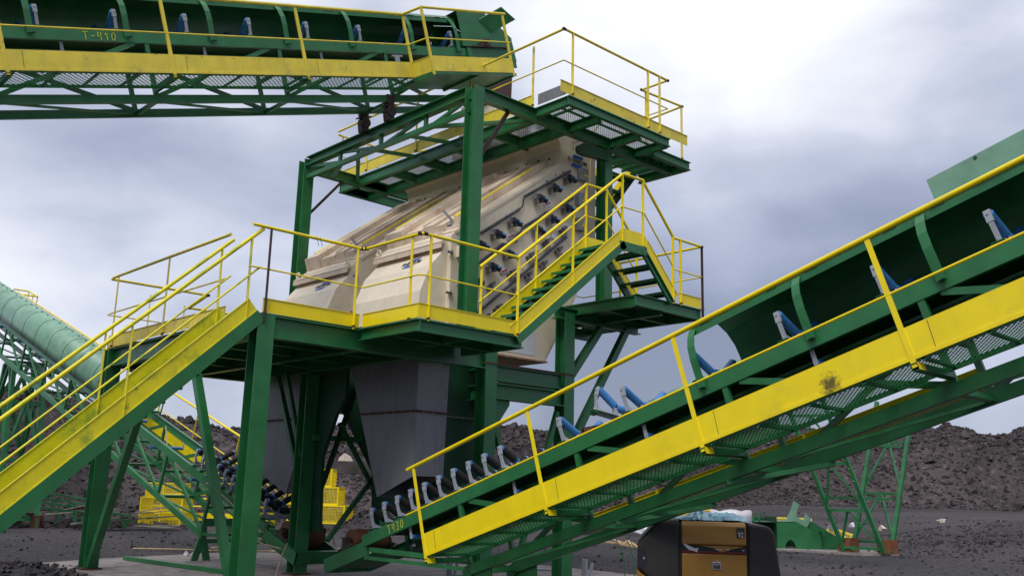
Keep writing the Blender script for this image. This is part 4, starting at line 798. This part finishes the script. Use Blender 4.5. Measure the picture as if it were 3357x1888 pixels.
c420, _w = conveyor('long green covered belt conveyor climbing away to the far left, behind the staircase', (9.6, 15.53, .84), (0, c, s_), (-1, 0, 0), (0, -s_, c),
    0, 24, posts420, [.24+.343*i for i in range(10)], [], (9.3, 24), [11.05+1.33*i for i in range(-1, 10)], 1,
    dict(s=(2.36, 24), rail=(2.2, 24), pitch=.09, far_seams=True, m='yellow'), hood_m='green_light', tail=True, panw=False, deck=False, drum=(-.52, -.02, .24))
mb = MB(); 
for s in (7.55,): mb.strip([(s-.04, y, z) for y, z in RIBP], (.07, 0, 0), .008); mb.bar((s, .0, .06), (s, .9, .06), .1, .05)
mb.build('bare_hoop', 'green', c420)
mb = MB(); 
for s in range(23): mb.tube((9.6+s*.62, .52, .8), (9.6+s*.62, .52, .83), .03, 6)
mb.build('hood_bolts', 'green_dark', c420)
mb = MB(); mb.path([(23.4, -.7, .34), (23.4, -1.25, .34), (24.6, -1.25, .34), (24.6, -.7, .34)], .03, 6)
for p in ((23.4, -1.25), (24.0, -1.25), (24.6, -1.25), (24.6, -.7)): mb.bar((p[0], p[1], -.9), (p[0], p[1], .34), .06, .02)
mb.build('end_railing', 'yellow', c420)
# ------------------------------------------------------------------ trestles
def trestle(loc, wx, wy, h, tx, ty, levels, label, m='green', rust=True, sec=.13, bs=.09):
    """wx, wy half sizes at foot; tx, ty at the top; loc foot centre"""
    L = V(loc); r = thing('lattice_trestle', loc, label, 'trestle'); z0 = L.z
    def P(i, j, t): return V((L.x+(wx+(tx-wx)*t)*i, L.y+(wy+(ty-wy)*t)*j, z0+h*t))
    for i in (-1, 1):
        for j in (-1, 1):
            mb = MB(); mb.bar(P(i, j, 0), P(i, j, 1), sec, sec, (1, 0, 0)); lg = mb.build('leg', m, r)
            if rust: mb = MB(); q = P(i, j, 0); mb.box((q.x-.19, q.y-.02, q.z-.05), (q.x+.19, q.y+.02, q.z+.38)); mb.box((q.x-.02, q.y-.19, q.z-.05), (q.x+.02, q.y+.19, q.z+.38)); mb.box((q.x-.22, q.y-.22, q.z-.06), (q.x+.22, q.y+.22, q.z-.0)); mb.build('rusty_foot', 'rust', lg)
    fr = [(lambda k, t: P(k, -1, t)), (lambda k, t: P(k, 1, t)), (lambda k, t: P(-1, k, t)), (lambda k, t: P(1, k, t))]
    for f in fr:
        for a, b in zip(levels, levels[1:]):
            mb = MB(); mb.bar(f(-1, a), f(1, a), bs, bs); mb.build('crossbar', m, r)
            mb = MB(); mid = (f(-1, b)+f(1, b))/2; mb.bar(f(-1, a+.01), mid, bs, bs); mb.bar(f(1, a+.01), mid, bs, bs); mb.build('diagonal', m, r)
        mb = MB(); mb.bar(f(-1, levels[-1]), f(1, levels[-1]), bs, bs); mb.build('crossbar', m, r)
    return r
def v_trestle():
    f1, f2 = V((*from_polar(29.6, 19.15), .08)), V((*from_polar(29.3, 21.2), .08)); ex = (f2-f1).normalized(); ey = V((-ex.y, ex.x, 0))
    r = thing('lattice_trestle', (f1+f2)/2, 'green lattice trestle with rusty feet on a concrete pad at the right', 'trestle')
    for ln, dpt, lv in ((-.285, -.25, (.12, 1.15, 2.45, 3.8)), (.11, .35, (.3, 1.65, 3.15, 4.2))):
        P = lambda k, z: (f1 if k == 0 else f2)+ex*(ln*z+(0 if dpt < 0 else (.16 if k == 0 else .12)))+ey*(dpt*z+(0 if dpt < 0 else .25))+V((0, 0, z))
        for k in (0, 1):
            mb = MB(); mb.bar(P(k, 0), P(k, 4.4), .105, .105, (1, 0, 0)); lg = mb.build('leg', 'green', r)
            if k == 1 and dpt < 0:
                mb = MB(); vd = (fwd*-1).normalized()
                for ch_, z_ in (('S', 3.05), ('4', 2.72), ('1', 2.52), ('5', 2.30), ('F', 2.13), ('0', 1.95)): hand_text(mb, ch_, P(k, z_)-ex*.05-ey*.058, ex, V((0, 0, 1)), .12, .016)
                mb.build('painted_mark', 'text_yellow', lg)
            mb = MB(); q = P(k, 0); mb.bar(q, q+V((0, 0, .38)), .36, .05, ey); mb.build('rusty_foot', 'rust_foot', lg)
        for i, (z0, z1) in enumerate(zip(lv, lv[1:]+(lv[-1]+.6,))):
            mb = MB(); mb.bar(P(0, z0), P(1, z0), .07, .07); mb.build('crossbar', 'green', r)
            mid = (P(0, z1)+P(1, z1))/2
            if i < len(lv)-1:
                for k in (0, 1): mb = MB(); mb.bar(P(k, z0+.08), mid, .055, .055); mb.build('diagonal', 'green', r)
    for k in (0, 1):
        for z in (1.5, 3.0): mb = MB(); a_, b_ = [(f1 if k == 0 else f2)+ex*(ln*z)+ey*(dp*z)+V((0, 0, z)) for ln, dp in ((-.285, -.25), (.11, .35))]; mb.bar(a_, b_, .07, .07); mb.build('tie', 'green', r)
v_trestle()
trestle((9.6, 33.8, 0), .6, 1.3, 5.2, .45, .5, (.05, .4, .75, 1), 'green lattice trestle holding up the covered conveyor at the far left')
for (yy, zz, lab) in ((18.05, .72, 'short flared green support foot under the far left conveyor'),):
    r = thing('support_foot', (8.95, yy, 0), lab, 'support')
    for x in (8.76, 9.55):
        mb = MB(); mb.prism([(x-.2, yy, .03), (x-.08, yy, .46), (x+.08, yy, .46), (x+.2, yy, .03), (x+.06, yy, .03), (x, yy, .25), (x-.06, yy, .03)], (0, .05, 0)); mb.bar((x, yy+.02, .45), (x, yy+.02, .72), .12, .1, (0, 1, 0)); mb.build('foot', 'green', r)
    mb = MB(); mb.bar((8.76, yy, .40), (9.55, yy, .40), .08, .08); mb.bar((8.76, yy, .76), (9.55, yy, .76), .1, .14); mb.build('crossbar', 'green', r)
# ------------------------------------------------------------------ portable compressor
XF, XB = 10.2, 11.45
CM = Matrix.Translation(V((*from_polar(12.35, 12.05), 0))) @ Matrix.Rotation(R(39), 4, 'Z') @ Matrix.Diagonal((1, .815, 1, 1)) @ Matrix.Translation(V((-10.2, -7.14, 0)))
cp_ = thing('portable_compressor', (10.8, 7.2, 0), 'portable air compressor with orange doors and dark rounded ends, bearing the number 92', 'compressor')
OFF[cp_.name] = V((10.2, 7.14, 0)); cp_.matrix_world = CM @ Matrix.Translation(V((10.2, 7.14, 0)))
def end_cap(pts, name, bev=.035):
    mb = MB(); mb.prism([(XF, y, z) for y, z in pts], (XB-XF, 0, 0)); return mb.build(name, 'canopy', cp_, bevel=bev)
D0, D1 = 6.66, 7.62
end_cap([(D1+.03, .50), (8.06, .46), (8.28, .62), (8.29, .90), (7.93, 1.21), (D1+.03, 1.20)], 'left_end_hood')
end_cap([(D0-.03, .40), (D0-.03, 1.19), (6.32, 1.165), (6.24, 1.09), (6.13, .40)], 'right_end_hood')
mb = MB(); mb.box((XF+.03, D0-.03, .3), (XB-.03, D1+.03, 1.18)); mb.build('canopy_core', 'black', cp_)
mb = MB(); mb.prism([(XF+.16, D0, 1.205), (XF+.05, D0, 1.195), (XF-.01, D0, 1.15), (XF-.02, D0, .93), (XF+.04, D0, .905), (XF+.16, D0, .91)], (0, D1-D0, 0)); ud = mb.build('upper_door', 'orange', cp_, bevel=.012)
mb = MB(); mb.box((XF+.14, D0, 1.185), (XB-.1, D1, 1.203)); mb.build('roof_panel', 'canopy', cp_)
mb = MB(); mb.box((XF-.02, D0, .50), (XF+.1, D1, .815)); ld = mb.build('lower_door', 'orange', cp_, bevel=.012)
mb = MB(); mb.box((XF+.0, D0, .82), (XF+.08, D1, .91)); mb.build('black_strip', 'black', cp_); mb = MB(); mb.box((XF-.012, D0, .825), (XF+.02, D1, .845)); mb.build('red_strip', 'sash', cp_)
e = XF-.014
mb = MB(); mb.prism([(e, 7.60, .925), (e, 7.57, .93), (e, 7.42, .875), (e, 7.37, .885), (e, 7.39, .83), (e, 7.43, .845), (e, 7.52, .86)], (.004, 0, 0)); mb.build('torn_sticker', 'white', cp_)
for (y0, y1) in ((7.12, 7.02), (6.96, 6.90), (6.73, 6.68)): mb = MB(); mb.prism([(e, y0, .885), (e, (y0+y1)/2, .872), (e, y1, .88), (e, y1+.02, .862), (e, y0-.01, .868)], (.004, 0, 0)); mb.build('torn_sticker', 'white', cp_)
mb = MB(); mb.prism([(e+.002, 7.35, .915), (e+.002, 7.1, .88), (e+.002, 7.05, .835), (e+.002, 6.98, .85), (e+.002, 6.9, .875), (e+.002, 6.7, .915)], (.004, 0, 0)); mb.build('peeling_paint', 'orange', cp_)
mb = MB(); mb.box((XF-.024, 6.685, 1.015), (XF-.018, 6.80, 1.135)); nb = mb.build('number_plate', 'black', cp_)
e = XF-.0255
mb = MB(); text_into(mb, '92', .088, (e, 6.742, 1.052), (0, -1, 0), (0, 0, 1)); mb.build('number', 'white', nb)
mb = MB(); mb.path([V((e, 6.778+.011*math.cos(t), 1.108+.013*math.sin(t))) for t in [i*math.pi/4 for i in range(9)]], .0018, 4); mb.bar((e, 6.752, 1.118), (e, 6.752, 1.10), .002, .004, (0, 1, 0)); mb.bar((e, 6.745, 1.106), (e, 6.70, 1.106), .002, .004); mb.build('plate_symbol', 'bracket', nb)
mb = MB(); mb.box((XF-.035, 7.04, .63), (XF-.02, 7.17, .725)); lt = mb.build('door_latch', 'chrome', ld, bevel=.008); mb = MB(); mb.box((XF-.037, 7.055, .645), (XF-.034, 7.155, .712)); mb.build('latch_recess', 'wire', lt); mb = MB(); mb.bar((XF-.042, 7.065, .697), (XF-.042, 7.145, .69), .01, .012); mb.build('latch_handle', 'chrome', lt); mb = MB(); mb.tube((XF-.035, 7.105, .735), (XF-.045, 7.105, .735), .013, 10); mb.build('latch_knob', 'chrome', lt)
mb = MB(); mb.prism([(XF+.06, 7.985, 1.175), (XF+.06, 8.245, .955), (XF+.06, 8.252, .963), (XF+.06, 7.992, 1.183)], (1.1, 0, 0)); pn = mb.build('control_panel', 'panel_grey', cp_); mb = MB(); mb.tube((XF+.09, 8.2, .99), (XF+.09, 8.21, 1.0), .009, 8); mb.build('panel_knob', 'chrome', pn)
mb = MB(); mb.prism([(XF-.004, 8.16, .86), (XF-.004, 8.29, .83), (XF-.004, 8.29, .64), (XF-.004, 8.2, .60), (XF-.004, 8.15, .68)], (.01, 0, 0)); mb.build('front_opening', 'black', cp_); mb = MB(); mb.tube((XF+.0, 8.19, .74), (XF-.02, 8.19, .74), .018, 8); mb.build('hose_fitting', 'chrome', cp_)
mb = MB(); mb.box((XF-.0, 6.2, .18), (XB, 8.05, .49)); mb.prism([(XF-.01, 8.04, .45), (XF-.01, 8.3, .60), (XF-.01, 8.3, .2), (XF-.01, 8.0, .18)], (1.2, 0, 0)); mb.build('lower_skirt', 'orange', cp_)
for y in (6.7, 7.6): mb = MB(); mb.tube((XF+.05, y, .24), (XF+.25, y, .24), .24, 20); mb.build('wheel', 'rubber', cp_)
# blue plastic on top
mb = MB(); nx, ny = 26, 12; vs = []
for j in range(ny):
    for i in range(nx):
        u_, v_ = i/(nx-1), j/(ny-1); y = 7.68-u_*1.13; x = XF+.12+v_*.95
        e = min(1, 5*min(u_, 1-u_))*min(1, 3.0*min(v_+.08, 1-v_)); z = 1.215+e*(.05+.06*noise.noise(V((x*3, y*3.1, 0)))+.06*abs(noise.noise(V((x*8, y*9, 3))))+.025*random.random())
        if v_ < .06: z = 1.208+.015*random.random()
        vs.append((x+.05*noise.noise(V((y*4, 7, v_*3))), y+.04*noise.noise(V((x*5, 2, u_*9))), max(1.206, z)))
mb.add(vs, [(j*nx+i, (j+1)*nx+i, (j+1)*nx+i+1, j*nx+i+1) for j in range(ny-1) for i in range(nx-1)])
bs_ = mb.build('plastic_sheet', 'blue_sheet'); tag(bs_, 'crumpled light blue plastic sheet lying on top of the compressor', 'plastic sheet'); bs_.matrix_world = CM; sf = bs_.modifiers.new('s', 'SOLIDIFY'); sf.thickness = .004
# ------------------------------------------------------------------ yard things
def G(a, b): return gh(a, b)
def cage(a, b, z, L, W, H, rz, label, grp='yellow mesh guard cages', m='yellow', tilt=0):
    r = thing('mesh_cage', (a, b, z), label, 'cage', grp, Matrix.Rotation(rz, 3, 'Z') @ Matrix.Rotation(tilt, 3, 'Y'))
    mb = MB(); t = .05
    for x in (0, L):
        for y in (0, W): mb.bar((x, y, 0), (x, y, H), t, t)
    for z_ in (0, H):
        for y in (0, W): mb.bar((0, y, z_), (L, y, z_), t, t)
        for x in (0, L): mb.bar((x, 0, z_), (x, W, z_), t, t)
    mb.bar((L/2, 0, 0), (L/2, 0, H), t, t); mb.build('frame', m, r)
    mb = MB(); g_ = .05; wr = .009
    k = g_
    while k < L: mb.bar((k, 0, 0), (k, 0, H), wr, wr); mb.bar((k, W, 0), (k, W, H), wr, wr); k += g_
    k = g_
    while k < H: mb.bar((0, 0, k), (L, 0, k), wr, wr); mb.bar((0, 0, k), (0, W, k), wr, wr); mb.bar((L, 0, k), (L, W, k), wr, wr); k += g_
    k = g_
    while k < W: mb.bar((0, k, 0), (0, k, H), wr, wr); mb.bar((L, k, 0), (L, k, H), wr, wr); k += g_
    mb.build('wire_mesh', m, r); return r
rz = AZ-R(90)   # along the picture's horizontal
def at(azd, d): a, b = from_polar(d, azd); return a, b
a, b = from_polar(36.5, -20.6)
for k, (dx, wd, lab) in enumerate(((0, 1.45, 'yellow mesh cage at the bottom of the left stack of three'), (-.0, 1.45, 'yellow mesh cage in the middle of the left stack of three'), (.15, 1.2, 'yellow mesh cage on top of the left stack of three'))):
    cage(a+dx*.7, b-dx*.7, G(a, b)+k*.50, wd, 1.1, .47, rz+R(3*k-3), lab)
a, b = from_polar(34.5, -11.5)
z = G(a, b)+.28
for k, lab in enumerate(('yellow mesh cage at the bottom of the pile behind the dark chute legs', 'yellow mesh cage in the middle of the pile behind the dark chute legs', 'yellow mesh cage on top of the pile behind the dark chute legs')):
    cage(a-.5+k*-.1, b+.5, z-.0+k*.62, 1.9-.2*k+.1, 1.1, .58, rz+R(4*k-6), lab)
def at2(u, v, d):  # ground-free direction helper for yard clutter (metres from the camera)
    return None
mb = MB(); a, b = from_polar(38, -18.3); z = G(a, b)
ex = V((math.cos(rz), math.sin(rz), 0)); ey = V((-math.sin(rz), math.cos(rz), 0))
rr = thing('railing_section', (a, b, z), 'bundle of yellow railing sections lying beside the left stack of cages', 'railing')
mb = MB()
for (h, l0, l1) in ((.35, -1.2, 2.4), (.62, -1.4, 1.5), (.9, -1.3, 2.0), (1.05, -1.1, 2.1)): mb.tube(V((a, b, z+h))+ex*l0, V((a, b, z+h+.05))+ex*l1, .035, 6)
mb.build('tubes', 'yellow', rr); mb = MB(); mb.bar(V((a, b, z+.3))-ex*.8-ey*.3, V((a, b, z+.28))+ex*3.4-ey*.3, .05, .28); mb.build('flat_plate', 'yellow', rr)
# pile of green frames and plates at left
a, b = from_polar(35.5, -25.6); z = G(a, b)
for i, (o, w_, hgt, lab) in enumerate(((-.6, 2.6, 1.0, 'green steel frame lying on the scrap pile at left, highest one'), (-1.4, 3.2, .75, 'long green steel frame leaning on the scrap pile at left'), (.9, 2.2, .55, 'short green steel frame at the right end of the scrap pile at left'))):
    r = thing('scrap_rack', (a, b, z), lab, 'frame', 'green frames on the scrap pile'); mb = MB(); p = V((a, b, z+hgt))+ex*o
    for k in (0, .16): mb.bar(p+V((0, 0, k)), p+ex*w_+V((0, 0, k-.32)), .08, .06)
    for t in (.15, .4, .65, .9): q = p+ex*w_*t+V((0, 0, -.3*t)); mb.bar(q, q-V((.05, .05, .5)), .09, .07)
    mb.build('rack_frame', 'green', r)
mb = MB()
for i in range(15):
    p = V((a, b, z+.16+.09*(i % 6)))+ex*random.uniform(-1.6, 4.2)+ey*random.uniform(-1.6, -.2); t = random.uniform(-.5, .5); d = (ex*math.cos(t)+ey*math.sin(t)); mb.bar(p, p+d*random.uniform(.6, 1.5)+V((0, 0, random.uniform(-.1, .3))), random.uniform(.3, .7), .03)
tag(mb.build('scrap_plates', 'ply'), 'rusty brown plates and boards heaped under the green frames at left', 'scrap', kind='stuff')
# green chute casting lying on the ground at the right
a, b = from_polar(30.2, 15.75); z = G(a, b); ex = V((math.cos(rz), math.sin(rz), 0)); ey = V((-math.sin(rz), math.cos(rz), 0)); O = V((a, b, z))
ch = thing('transfer_chute', (a, b, z), 'dismantled green steel chute with an arched opening, lying left of the lattice trestle', 'chute')
K = lambda x, zz, y=0: O+ex*x*.74+ey*y+V((0, 0, zz*.72))
mb = MB(); arc = [(.32+.23*math.cos(t)+.08, .0+.42*math.sin(t)) for t in [math.pi*i/10 for i in range(11)]]
outl = [(-.12, 0), (-.16, 1.12), (.62, 1.17), (1.62, .66), (1.68, 0)]
mb.prism([K(x, zz) for x, zz in outl[:5]+[(.63, 0)]+[(x, zz) for x, zz in arc]+[(.16, 0)]], ey*.02); body = mb.build('front_plate', 'green', ch)
mb = MB(); mb.bar(K(-.14, .56, 0), K(-.14, .56, 1.2), .02, 1.1); mb.bar(K(-1.25, 1.10, .6), K(.6, 1.13, .6), 1.2, .02); mb.bar(K(1.66, .33, 0), K(1.66, .33, 1.2), .02, .65); mb.bar(K(-.14, .5, 1.2), K(1.66, .3, 1.2), .02, .9); mb.bar(K(-1.2, .5, 1.2), K(-.1, .5, 1.2), .02, 1.1); mb.build('box_sides', 'green_dark', ch)
mb = MB(); mb.prism([K(-.05+.0, 1.15, .1), K(.28, 1.22, .1), (K(.5, 1.62, .1)), K(.62, 2.0, .1), K(.86, 1.86, .1), K(.75, 1.6, .1), K(.72, 1.4, .1), K(.84, 1.28, .1), K(1.0, 1.22, .1), K(1.08, 1.52, .1), K(1.32, 1.26, .1), K(1.1, .9, .1), K(.62, 1.16, .1)], ey*.02); mb.build('curved_bracket', 'green_light', ch)
mb = MB(); mb.prism([K(1.15, .95, .15), K(1.3, 1.2, .15), K(2.62, .42, .15), K(2.28, .0, .15), K(1.7, .0, .15), K(1.66, .64, .15)], ey*.9); mb.build('spout', 'green', ch)
mb = MB(); mb.prism([K(1.95, .95, .1), K(2.15, 1.2, .1), K(2.3, 1.05, .1), K(2.12, .78, .1)], ey*.02); mb.prism([K(2.35, .55, .1), K(2.45, .72, .1), K(2.68, .36, .1)], ey*.02); mb.build('grey_plate', 'steel', ch)
mb = MB(); mb.prism([K(-1.55, 1.35), K(-1.2, 1.6), K(-.95, 1.08), K(-1.3, 1.08)], ey*.02); mb.bar(K(-.85, 1.1), K(-.8, 1.5), .05, .05); mb.build('loose_flange', 'green', ch)
a, b = from_polar(37, 15.2); cage(a, b, G(a, b)+.0, 1.45, 1.0, .72, rz-R(14), 'yellow mesh cage with a rusty bar on top, standing behind the green transfer chute', grp=None, m='yellow_old')
a, b = from_polar(36, 18.2); cage(a, b, G(a, b)+.2, .8, .5, .3, rz-R(24), 'small tipped yellow mesh frame behind the spout of the green transfer chute', grp=None, m='yellow_old', tilt=R(18))
a, b = from_polar(34, 10.6); cage(a, b, G(a, b)+.35, 1.0, .8, .65, rz+R(10), 'yellow mesh cage with a peaked lid, behind the blue plastic sheet', grp=None, m='yellow_old')
# white sack
a, b = from_polar(28, 13.0); z = G(a, b); sk = thing('bulk_sack', (a, b, z), 'open white bulk sack on the ground behind the compressor', 'sack')
mb = MB(); KK, rows = 22, 8; vs = []
for j in range(rows):
    for i in range(KK):
        t = 2*math.pi*i/KK; rr_ = (.50+.10*math.sin(j/rows*3))*(1+.12*noise.noise(V((math.cos(t)*1.5, math.sin(t)*1.5, j*.4)))); zz = j/(rows-1)*1.15*(1+.05*math.sin(3*t)*j/rows)
        vs.append((a+rr_*math.cos(t), b+rr_*math.sin(t), z+zz))
for (rr_, zz) in ((.38, 1.08), (.34, .75), (.02, .7)): vs += [(a+rr_*math.cos(2*math.pi*i/KK), b+rr_*math.sin(2*math.pi*i/KK), z+zz) for i in range(KK)]
n_ = rows+3; mb.add(vs, [(j*KK+i, j*KK+(i+1) % KK, (j+1)*KK+(i+1) % KK, (j+1)*KK+i) for j in range(n_-1) for i in range(KK)], True); mb.build('fabric', 'sack', sk); mb = MB()
for i in range(40): t = random.random()*6.3; q = .3*random.random(); rock(mb, (a+q*math.cos(t), b+q*math.sin(t), z+.84), .06)
mb.build('contents', 'rock_dark', sk)
# retaining block with crates behind the hoppers
a, b = from_polar(43, -9.6); z = G(a, b)
mb = MB(); p = V((a, b, z+2.35)); mb.bar(p-ex*1.6, p+ex*2.6, .8, .55); o = mb.build('concrete_block', 'rock'); tag(o, 'long dark concrete block on the bank, seen between the dark chute legs', 'block')
mb = MB(); q = p+V((0, 0, .28))-ex*.3; mb.prism([q, q+ex*.6, q+ex*.5+V((0, 0, .2)), q+ex*.25+V((0, 0, .34)), q+ex*.05+V((0, 0, .15))], ey*.5); tag(mb.build('wooden_box', 'paper'), 'torn pale carton resting on the dark concrete block', 'carton')
# litter
LIT = ((5.6, 31, 'white'), (18.8, 37, 'white'), (19.5, 46, 'white'), (17.1, 44, 'white'), (24, 52, 'paper'), (27, 52, 'paper'), (25, 44, 'paper'), (23, 19, 'white'), (14.0, 26, 'paper'), (-17.8, 21.5, 'sack'), (-2.6, 33, 'paper'), (9.5, 20, 'white'), (21.5, 44, 'paper'), (27, 40, 'white'))
for i, (az, d, m) in enumerate(LIT):
    a, b = from_polar(d, az); z = G(a, b); mb = MB(); s = .14 if d < 30 else .24
    for k in range(3): rock(mb, (a+random.uniform(-s, s), b+random.uniform(-s, s), z+s*.25), s*random.uniform(.4, .8))
    o = mb.build('litter_scrap', m); tag(o, 'small pale scrap of litter lying on the dark gravel', 'litter', 'scraps of litter on the gravel')
for i in range(11):
    az = random.uniform(6.4, 8.0); d = random.uniform(27, 30); a, b = from_polar(d, az); z = G(a, b); t = random.uniform(0, 3); mb = MB(); mb.bar((a, b, z+.08), (a+math.cos(t)*.7, b+math.sin(t)*.7, z+.16), .06, .04)
    o = mb.build('wood_scrap', 'wood'); tag(o, 'splintered pale board in the scatter left of the compressor', 'board', 'pale boards scattered behind the conveyor')
for i in range(12):
    az = random.uniform(7.2, 9.8); d = random.uniform(32, 38); a, b = from_polar(d, az); z = G(a, b); t = random.uniform(0, 3); mb = MB(); mb.bar((a, b, z+.15), (a+math.cos(t)*.9, b+math.sin(t)*.9, z+.2+.3*random.random()), .12, .06)
    o = mb.build('steel_offcut', 'white'); tag(o, 'grey steel offcut in the pile seen under the conveyor marked T430', 'offcut', 'grey steel offcuts piled behind the conveyor')
# hoop and idler stands lying on the ground in front
hp_ = thing('hood_hoop', (13.2, 11.9, 0), 'curved green hood hoop standing on the ground right of the rear column', 'hoop')
mb = MB(); q = V((12.9, 11.35, 0)); pts = [(0, 1.14), (.22, 1.02), (.40, .82), (.52, .56), (.58, .28), (.58, 0)]; mb.strip([q+V((.7*x, -.72*x, z+.02)) for x, z in pts], (.06, .06, 0), .012); mb.strip([q+V((.7*x-.12, -.72*x+.12, z*.95+.02)) for x, z in pts], (.06, .06, 0), .012); mb.build('band', 'green', hp_)
for k, (az, d) in enumerate(((-3.2, 17.3), (4.65, 17.6), (.6, 19))):
    a, b = from_polar(d, az); r = thing('idler_stand', (a, b, .0), ('grey steel idler stand on the gravel left of the rear column', 'grey steel idler stand on the gravel left of the compressor', 'grey steel idler stand lying beyond the rear column')[k], 'stand', 'loose idler stands')
    mb = MB(); mb.bar((a, b, .02), (a, b, .36), .10, .05, (1, 0, 0)); mb.bar((a, b, .05), (a+.5, b-.5, .05), .1, .03); mb.bar((a+.06, b-.06, .02), (a+.1, b-.1, .3), .03, .05); mb.build('bracket', 'bracket', r)
r = thing('steel_bar', (7.7, 17, .05), 'long green steel bar lying on the concrete slab at the lower left', 'bar'); mb = MB(); mb.bar((7.55, 18.72, .07), (7.85, 15.2, .07), .09, .07); mb.build('bar', 'green', r)
mb = MB(); pts = [V((8.9+.35*i+.25*math.sin(i*1.3), 21.6+.1*math.cos(i*2.1)-.33*i, G(9+.3*i, 21.6)+.06)) for i in range(12)]; mb.path(pts, .02, 5)
mb.path([V((10.6+.3*math.cos(t), 20.7+.3*math.sin(t), .08)) for t in [i*.6 for i in range(12)]], .018, 5); tag(mb.build('loose_cable', 'cable'), 'tan cable snaking over the gravel behind the concrete slab', 'cable')
mb = MB(); mb.path([V(p) for p in ((9.15, 21.2, 2.75), (9.0, 20.6, 2.1), (8.9, 19.6, 1.75), (8.66, 17.6, 1.45), (8.6, 16.3, 1.0), (8.6, 15.9, .62), (8.62, 15.5, .5), (8.62, 14.8, .45))], .013, 5); mb.path([V((8.62, 14.62, .55)), V((8.4, 14.4, .35)), V((8.2, 14.2, .05)), V((8.1, 13.9, .03))], .013, 5)
tag(mb.build('hanging_rope', 'cable'), 'tan rope hanging along the far left conveyor and trailing to the slab', 'rope')
# brown discharge chute of the high conveyor
dcq = thing('head_chute', (12.7, 14.5, 9.3), 'brown primed steel chute hanging below the head of the high conveyor', 'chute')
mb = MB(); mb.prism([(12.35, 14.1, 9.75), (12.2, 14.1, 10.42), (13.02, 14.1, 10.62), (13.0, 14.1, 9.4), (12.5, 14.1, 9.4)], (0, .85, 0)); mb.build('body', 'rust_brown', dcq)
